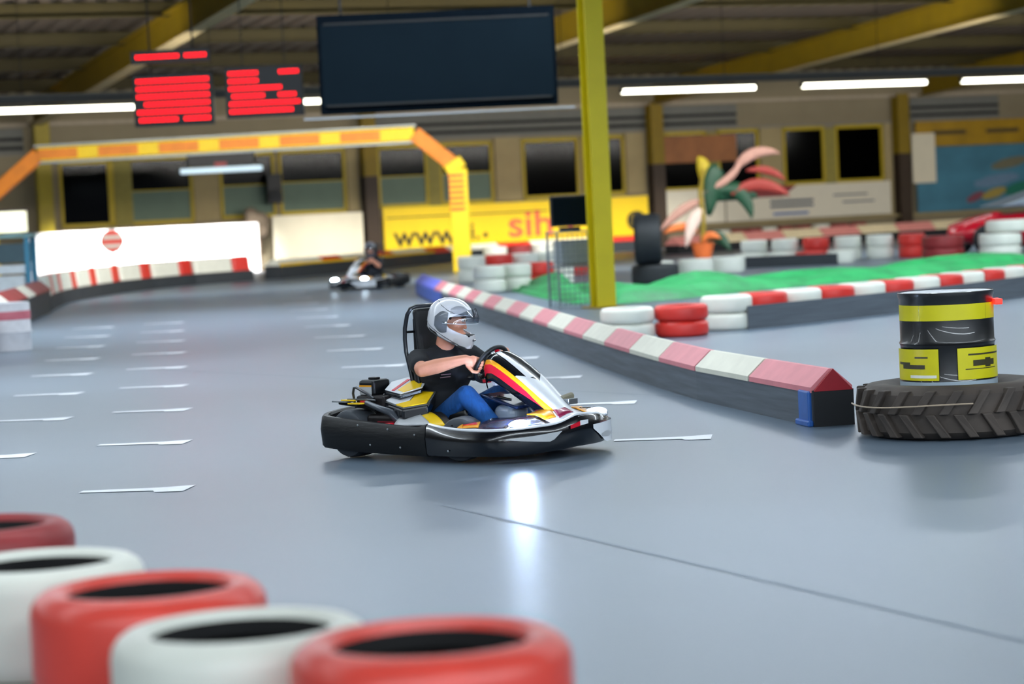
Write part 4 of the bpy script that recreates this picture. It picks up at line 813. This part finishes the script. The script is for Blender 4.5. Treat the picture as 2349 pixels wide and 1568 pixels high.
# ------------------------------------------------------------------ driver
skin = mat('skin', (216, 148, 120), .55, var=.06, scale=14); shirtm = mat('black_tshirt', (11, 17, 25), .85, var=.15, scale=10, bump=.3)
jeans = mat('blue_jeans', (10, 76, 142), .85, var=.2, scale=16, bump=.35, stretch=(3, 3, 1)); shoem = mat('grey_shoe', (120, 128, 140), .6)
def make_driver(name, label, kit=0):
    d = thing(name, label, 'person')
    V = Vector
    hc = V((-.14, -.005, .828))
    HM = Matrix.Translation(hc) @ Matrix.Rotation(math.radians(27), 4, 'Z') @ Matrix.Rotation(math.radians(9), 4, 'Y')
    SN, SF = V((-.27, -.185, .595)), V((-.165, .185, .60)); EN, EF = V((-.105, -.335, .545)), V((.0, .27, .47))
    wc = V((.165, 0, .543)); e = V((.50, 0, .866)); yv = V((0, 1, 0))
    def rim(a): return wc + e * (.135 * math.cos(a)) + yv * (.135 * math.sin(a)), (-e * math.sin(a) + yv * math.cos(a)).normalized()
    body = G()
    # neck and head
    body.cap((-.225, .0, .60), .062, hc + V((-.03, 0, -.06)), .058)
    body.ell((0, 0, 0), (.092, .074, .112), 12, HM @ Matrix.Translation((0, 0, .0)))
    body.ell((0, 0, 0), (.06, .052, .05), 10, HM @ Matrix.Translation((.04, 0, -.085)))
    body.cap(HM @ V((.082, 0, .01)), .009, HM @ V((.096, 0, -.033)), .012); body.ell((0, 0, 0), (.012, .03, .010), 6, HM @ Matrix.Translation((.092, 0, -.072)))
    for s in (-1, 1): body.ell((0, 0, 0), (.018, .008, .03), 6, HM @ Matrix.Translation((-.005, .077 * s, -.01)))
    for S, E, a, s in ((SN, EN, math.radians(-82), -1), (SF, EF, math.radians(75), 1)):
        Cc, T = rim(a)
        if s < 0: T = -T
        el = E; wd_ = (E - Cc); wd_ = (wd_ - T * wd_.dot(T)).normalized(); W_ = Cc + wd_ * .085
        N = T.cross(wd_).normalized()
        if N.dot(V((0, 0, 1))) < 0: N = -N
        body.cap(S.lerp(E, .2), .052, E, .044); body.cap(E, .045, E.lerp(W_, .35), .047); body.cap(E.lerp(W_, .35), .047, W_, .029)
        body.cap(W_, .028, Cc + wd_ * .05 + N * .008, .030); body.ell((0, 0, 0), (.030, .042, .022), 8, Matrix.Translation(Cc + wd_ * .042 + N * .012) @ Matrix((wd_, T, N)).transposed().to_4x4())
        for q, (o_, ln) in enumerate(((.033, 1.0), (.011, 1.08), (-.011, 1.02), (-.031, .86))):
            b0 = Cc + T * o_; k0 = b0 + wd_ * .030 + N * .020; k1 = b0 - wd_ * .004 * ln + N * .030; k2 = b0 - wd_ * .026 * ln + N * .006; k3 = b0 - wd_ * .016 - N * .020
            body.cap(k0, .0105, k1, .0098, 8); body.cap(k1, .0098, k2, .0092, 8); body.cap(k2, .0092, k3, .0082, 8)
        body.cap(Cc + T * .03 + wd_ * .055 - N * .002, .014, Cc + T * .045 + wd_ * .012 - N * .022, .0115, 8); body.cap(Cc + T * .045 + wd_ * .012 - N * .022, .0115, Cc + T * .036 - wd_ * .016 - N * .024, .0095, 8)
    remesh(body, 'body', skin, d, .0045, 2)
    for s in (-1, 1):
        ey = G().ell((0, 0, 0), (.011, .012, .010), 8, HM @ Matrix.Translation((.084, .032 * s, .012))).obj('eye', mat('eye_white', (220, 220, 215), .3), d, smooth=True)
        G().ell((0, 0, 0), (.004, .006, .006), 6, HM @ Matrix.Translation((.093, .032 * s, .012))).obj('iris', mat('iris_dark', (30, 24, 20), .3), ey)
        G().cap(HM @ V((.088, .018 * s, .032)), .005, HM @ V((.080, .05 * s, .030)), .004, 6).obj('eyebrow', mat('hair_dark', (36, 26, 20), .8), d)
    remesh(G().ell((0, 0, 0), (.088, .080, .104), 10, HM @ Matrix.Translation((-.018, 0, .016))).cap(HM @ V((-.07, 0, -.04)), .045, HM @ V((-.075, 0, -.075)), .03), 'hair', mat('hair_dark', (36, 26, 20), .8), d, .008, 2)
    sh = G()
    sh.ell((0, 0, 0), (.125, .195, .16), 14, Matrix.Translation((-.215, .0, .50)) @ Matrix.Rotation(math.radians(-14), 4, 'Z') @ Matrix.Rotation(math.radians(8), 4, 'Y'))
    sh.ell((-.215, .0, .34), (.135, .170, .17), 14); sh.ell((-.21, 0, .235), (.14, .165, .10), 12)
    sh.cap((-.265, -.165, .588), .072, (-.165, .165, .595), .070); sh.cap((-.24, -.03, .612), .076, (-.205, .03, .612), .076)
    for S, E in ((SN, EN), (SF, EF)): sh.cap(S, .070, S.lerp(E, .62), .064)
    shirt = remesh(sh, 'tshirt', shirtm, d, .009, 4)
    G().cap((-.10, -.165, .50), .003, (-.05, -.135, .503), .003, 6).obj('chest_print', mat('print_mauve', (150, 120, 132), .7), d); G().cap((-.105, -.168, .482), .0035, (-.05, -.14, .488), .0035, 6).obj('chest_print', mat('print_mauve', (150, 120, 132), .7), d)
    jn = G(); jn.ell((-.20, 0, .205), (.135, .165, .085), 12)
    for s, KN_, AN in ((-1, V((.115, -.185, .375)), V((.38, -.165, .135))), (1, V((.13, .17, .37)), V((.42, .16, .14)))):
        H_ = V((-.17, .095 * s, .20)); jn.cap(H_, .092, KN_, .066); jn.cap(KN_, .066, KN_.lerp(AN, .4), .060); jn.cap(KN_.lerp(AN, .4), .060, AN, .046)
        f_ = G(); f_.cap(AN + V((-.01, 0, -.03)), .040, AN + V((.05, 0, -.03)), .036); f_.cap(AN + V((.05, 0, -.03)), .036, AN + V((.11, -.01 * s, .03)), .030); remesh(f_, 'shoe', shoem, d, .008, 3)
    remesh(jn, 'jeans', jeans, d, .009, 4)
    # helmet
    hel = [(-.175, .132, -.09, .090), (-.16, .150, -.105, .098), (-.125, .163, -.122, .110), (-.09, .162, -.134, .118), (-.05, .152, -.143, .123), (0, .145, -.148, .125), (.04, .138, -.146, .122), (.08, .122, -.134, .112), (.105, .10, -.115, .095), (.125, .072, -.088, .072), (.138, .038, -.055, .045), (.143, .0, -.02, .018)]
    def hring(i_, grow=1.0):
        z, xf, xb, wd = hel[i_]; out = []
        for q in range(56):
            a = 2 * PI * q / 56; c_, s_ = math.cos(a), math.sin(a); x = (xf if c_ > 0 else -xb) * (abs(c_) ** .92) * (1 if c_ > 0 else -1); y = wd * (abs(s_) ** .88) * (1 if s_ > 0 else -1)
            zz = max(z, -.115 - .33 * x + (.02 if x < -.05 else 0)) ; out.append(V((x * grow, y * grow, zz * (grow if z > 0 else 1))))
        return out
    g = G(); g.loft([hring(i) for i in range(len(hel))], caps=False); top = len(g.v); g.f.append(tuple(range(top - 56, top)))
    hw = mat('helmet_white', (214, 216, 222), .3, var=.05, scale=6, coat=.5)
    h_ = g.obj('helmet', hw, d, smooth=True, solid=.012); h_.matrix_local = HM
    cut = G().prism([(-.005, -.012), (.02, .03), (.10, .043), (.25, .046), (.25, -.078), (.135, -.078), (.08, -.062), (.02, -.038)], -.2, .2, Matrix.Rotation(PI / 2, 4, 'X')).obj('cut', None); cut.matrix_world = HM
    h_.modifiers['s'].offset = -1
    bm_ = h_.modifiers.new('bool', 'BOOLEAN'); bm_.object = cut; bm_.operation = 'DIFFERENCE'; bm_.solver = 'EXACT'
    bpy.context.view_layer.update(); dg = bpy.context.evaluated_depsgraph_get(); nm = bpy.data.meshes.new_from_object(h_.evaluated_get(dg)); h_.modifiers.clear(); h_.data = nm; bpy.data.objects.remove(cut, do_unlink=True)
    gm = mat('helmet_graphic', (66, 70, 76), .35, coat=.4); gl_ = mat('helmet_grey', (150, 154, 160), .3, var=.05, coat=.5)
    def on_shell(x, z, s, lift=.002):
        # point on the side of the shell at (x, z)
        for i in range(len(hel) - 1):
            if hel[i][0] <= z <= hel[i + 1][0]: f = (z - hel[i][0]) / (hel[i + 1][0] - hel[i][0]); xf, xb, wd = [hel[i][j] * (1 - f) + hel[i + 1][j] * f for j in (1, 2, 3)]; break
        else: xf, xb, wd = hel[-1][1:]
        ex = xf if x > 0 else -xb; c_ = min(.999, abs(x) / ex) ** (1 / .92); s_ = math.sqrt(max(0, 1 - c_ * c_)); return V((x * (1 + lift * 5), s * (wd * s_ ** .88 + lift), z))
    for s in (-1, 1):
        G().tube([on_shell(x, z, s) for x, z in ((-.142, -.01), (-.11, -.04), (-.06, -.068), (0, -.098), (.05, -.122), (.095, -.145), (.125, -.152))], .0022, 6).obj('pinstripe', gm, h_, smooth=True)
        G().tube([on_shell(x, z, s) for x, z in ((-.135, -.045), (-.10, -.072), (-.04, -.098), (.02, -.122), (.07, -.142))], .003, 6).obj('pinstripe', gm, h_, smooth=True)
        G().tube([on_shell(x, z, s) for x, z in ((-.075, .118), (-.045, .095), (.0, .07), (.04, .056), (.09, .05), (.128, .05))], .0022, 6).obj('pinstripe', gm, h_, smooth=True)
        def sidepl(u, v):
            x = -.075 + .085 * u; hh = .04 + .028 * math.sin(PI * min(1, u * .6 + .15)); z = -.005 + (v - .5) * 2 * hh * math.sin(PI * min(.5, u * .5 + .18)); p = on_shell(x, max(-.09, z), s, .004); return tuple(p)
        grid(sidepl, 8, 8).obj('visor_hinge_plate', mat('hinge_grey', (92, 98, 104), .35, coat=.3), h_, smooth=True)
        def brow(u, v): x = .02 + .10 * u; z = .052 + v * (.05 * (1 - .2 * u) * math.sin(PI * (.15 + .7 * u)) + .006); return tuple(on_shell(x, z, s, .0025))
        grid(brow, 10, 5).obj('grey_graphic', gl_, h_, smooth=True)
    G().box((.162, 0, -.105), (.012, .06, .014)).obj('chin_vent', gm, h_, bevel=.004)
    G().box((.122, 0, -.080), (.05, .14, .012)).obj('chin_lining', blackmat, h_, bevel=.005)
    vis = glassy('visor_plastic', (.62, .66, .70), .10, .04) if 'visor_plastic' not in MATS else MATS['visor_plastic']
    def visor(u, v):
        a = math.radians(-98 + 196 * u); c_, s_ = math.cos(a), math.sin(a); up_ = v; x = (.152 + .022 * (1 - abs(v - .35)) ) * (abs(c_) ** .9) * (1 if c_ > 0 else -1) + .006; y = .131 * (abs(s_) ** .9) * (1 if s_ > 0 else -1)
        z0 = -.012 + .0 * c_; return (x - .018 * v ** 2 * max(0, c_), y * (1 - .06 * v), z0 + (.095) * v * (.35 + .65 * max(0, c_)) + .012 * max(0, c_))
    vz = grid(visor, 40, 8).obj('visor', vis, h_, smooth=True)
    G().tube([V(visor(u / 30, 0)) for u in range(31)], .0022, 6).obj('visor_rim', mat('visor_rim', (190, 200, 208), .3), h_, smooth=True)
    text('S', 'helmet_mark', .022, gm, h_, Matrix.Translation((.10, -.0965, .066)) @ Matrix.Rotation(math.radians(35), 4, 'Z') @ Matrix.Rotation(PI / 2, 4, 'X'), .001, .001) if False else None
    return d
drv = make_driver('person', 'person in white helmet, black t-shirt and blue jeans steering the nearest go-kart')
# the distant kart and its driver are the same make
kart2 = dup(kart, 'distant dark go-kart with both headlights lit, coming round the far bend', loc=(-2.93, 50.4, 0), rz=math.radians(-118))
drv2 = dup(drv, 'distant person in a grey helmet and dark clothes driving towards the camera', loc=(-2.93, 50.4, 0), rz=math.radians(-118))
dk = mat('dark_overall', (30, 34, 44), .85); hg = mat('helmet_dull', (92, 92, 104), .4)
for ch in drv2.children:
    if ch.name.startswith(('jeans', 'tshirt', 'helmet')):
        ch.data = ch.data.copy(); ch.data.materials.clear(); ch.data.materials.append(hg if ch.name.startswith('helmet') else dk)
kart.location = KL; kart.rotation_euler = (0, 0, KA); drv.location = KL; drv.rotation_euler = (0, 0, KA)
for ch in kart2.children:
    if ch.name.startswith('nose_pod'): ch.data = ch.data.copy(); ch.data.materials.clear(); ch.data.materials.append(KN)
    if ch.name.startswith('headlight'):
        for q in ch.children:
            if q.name.startswith('led'): q.data = q.data.copy(); q.data.materials.clear(); q.data.materials.append(mat('far_headlamp', (214, 240, 255), .3, var=0, emit=60.0))
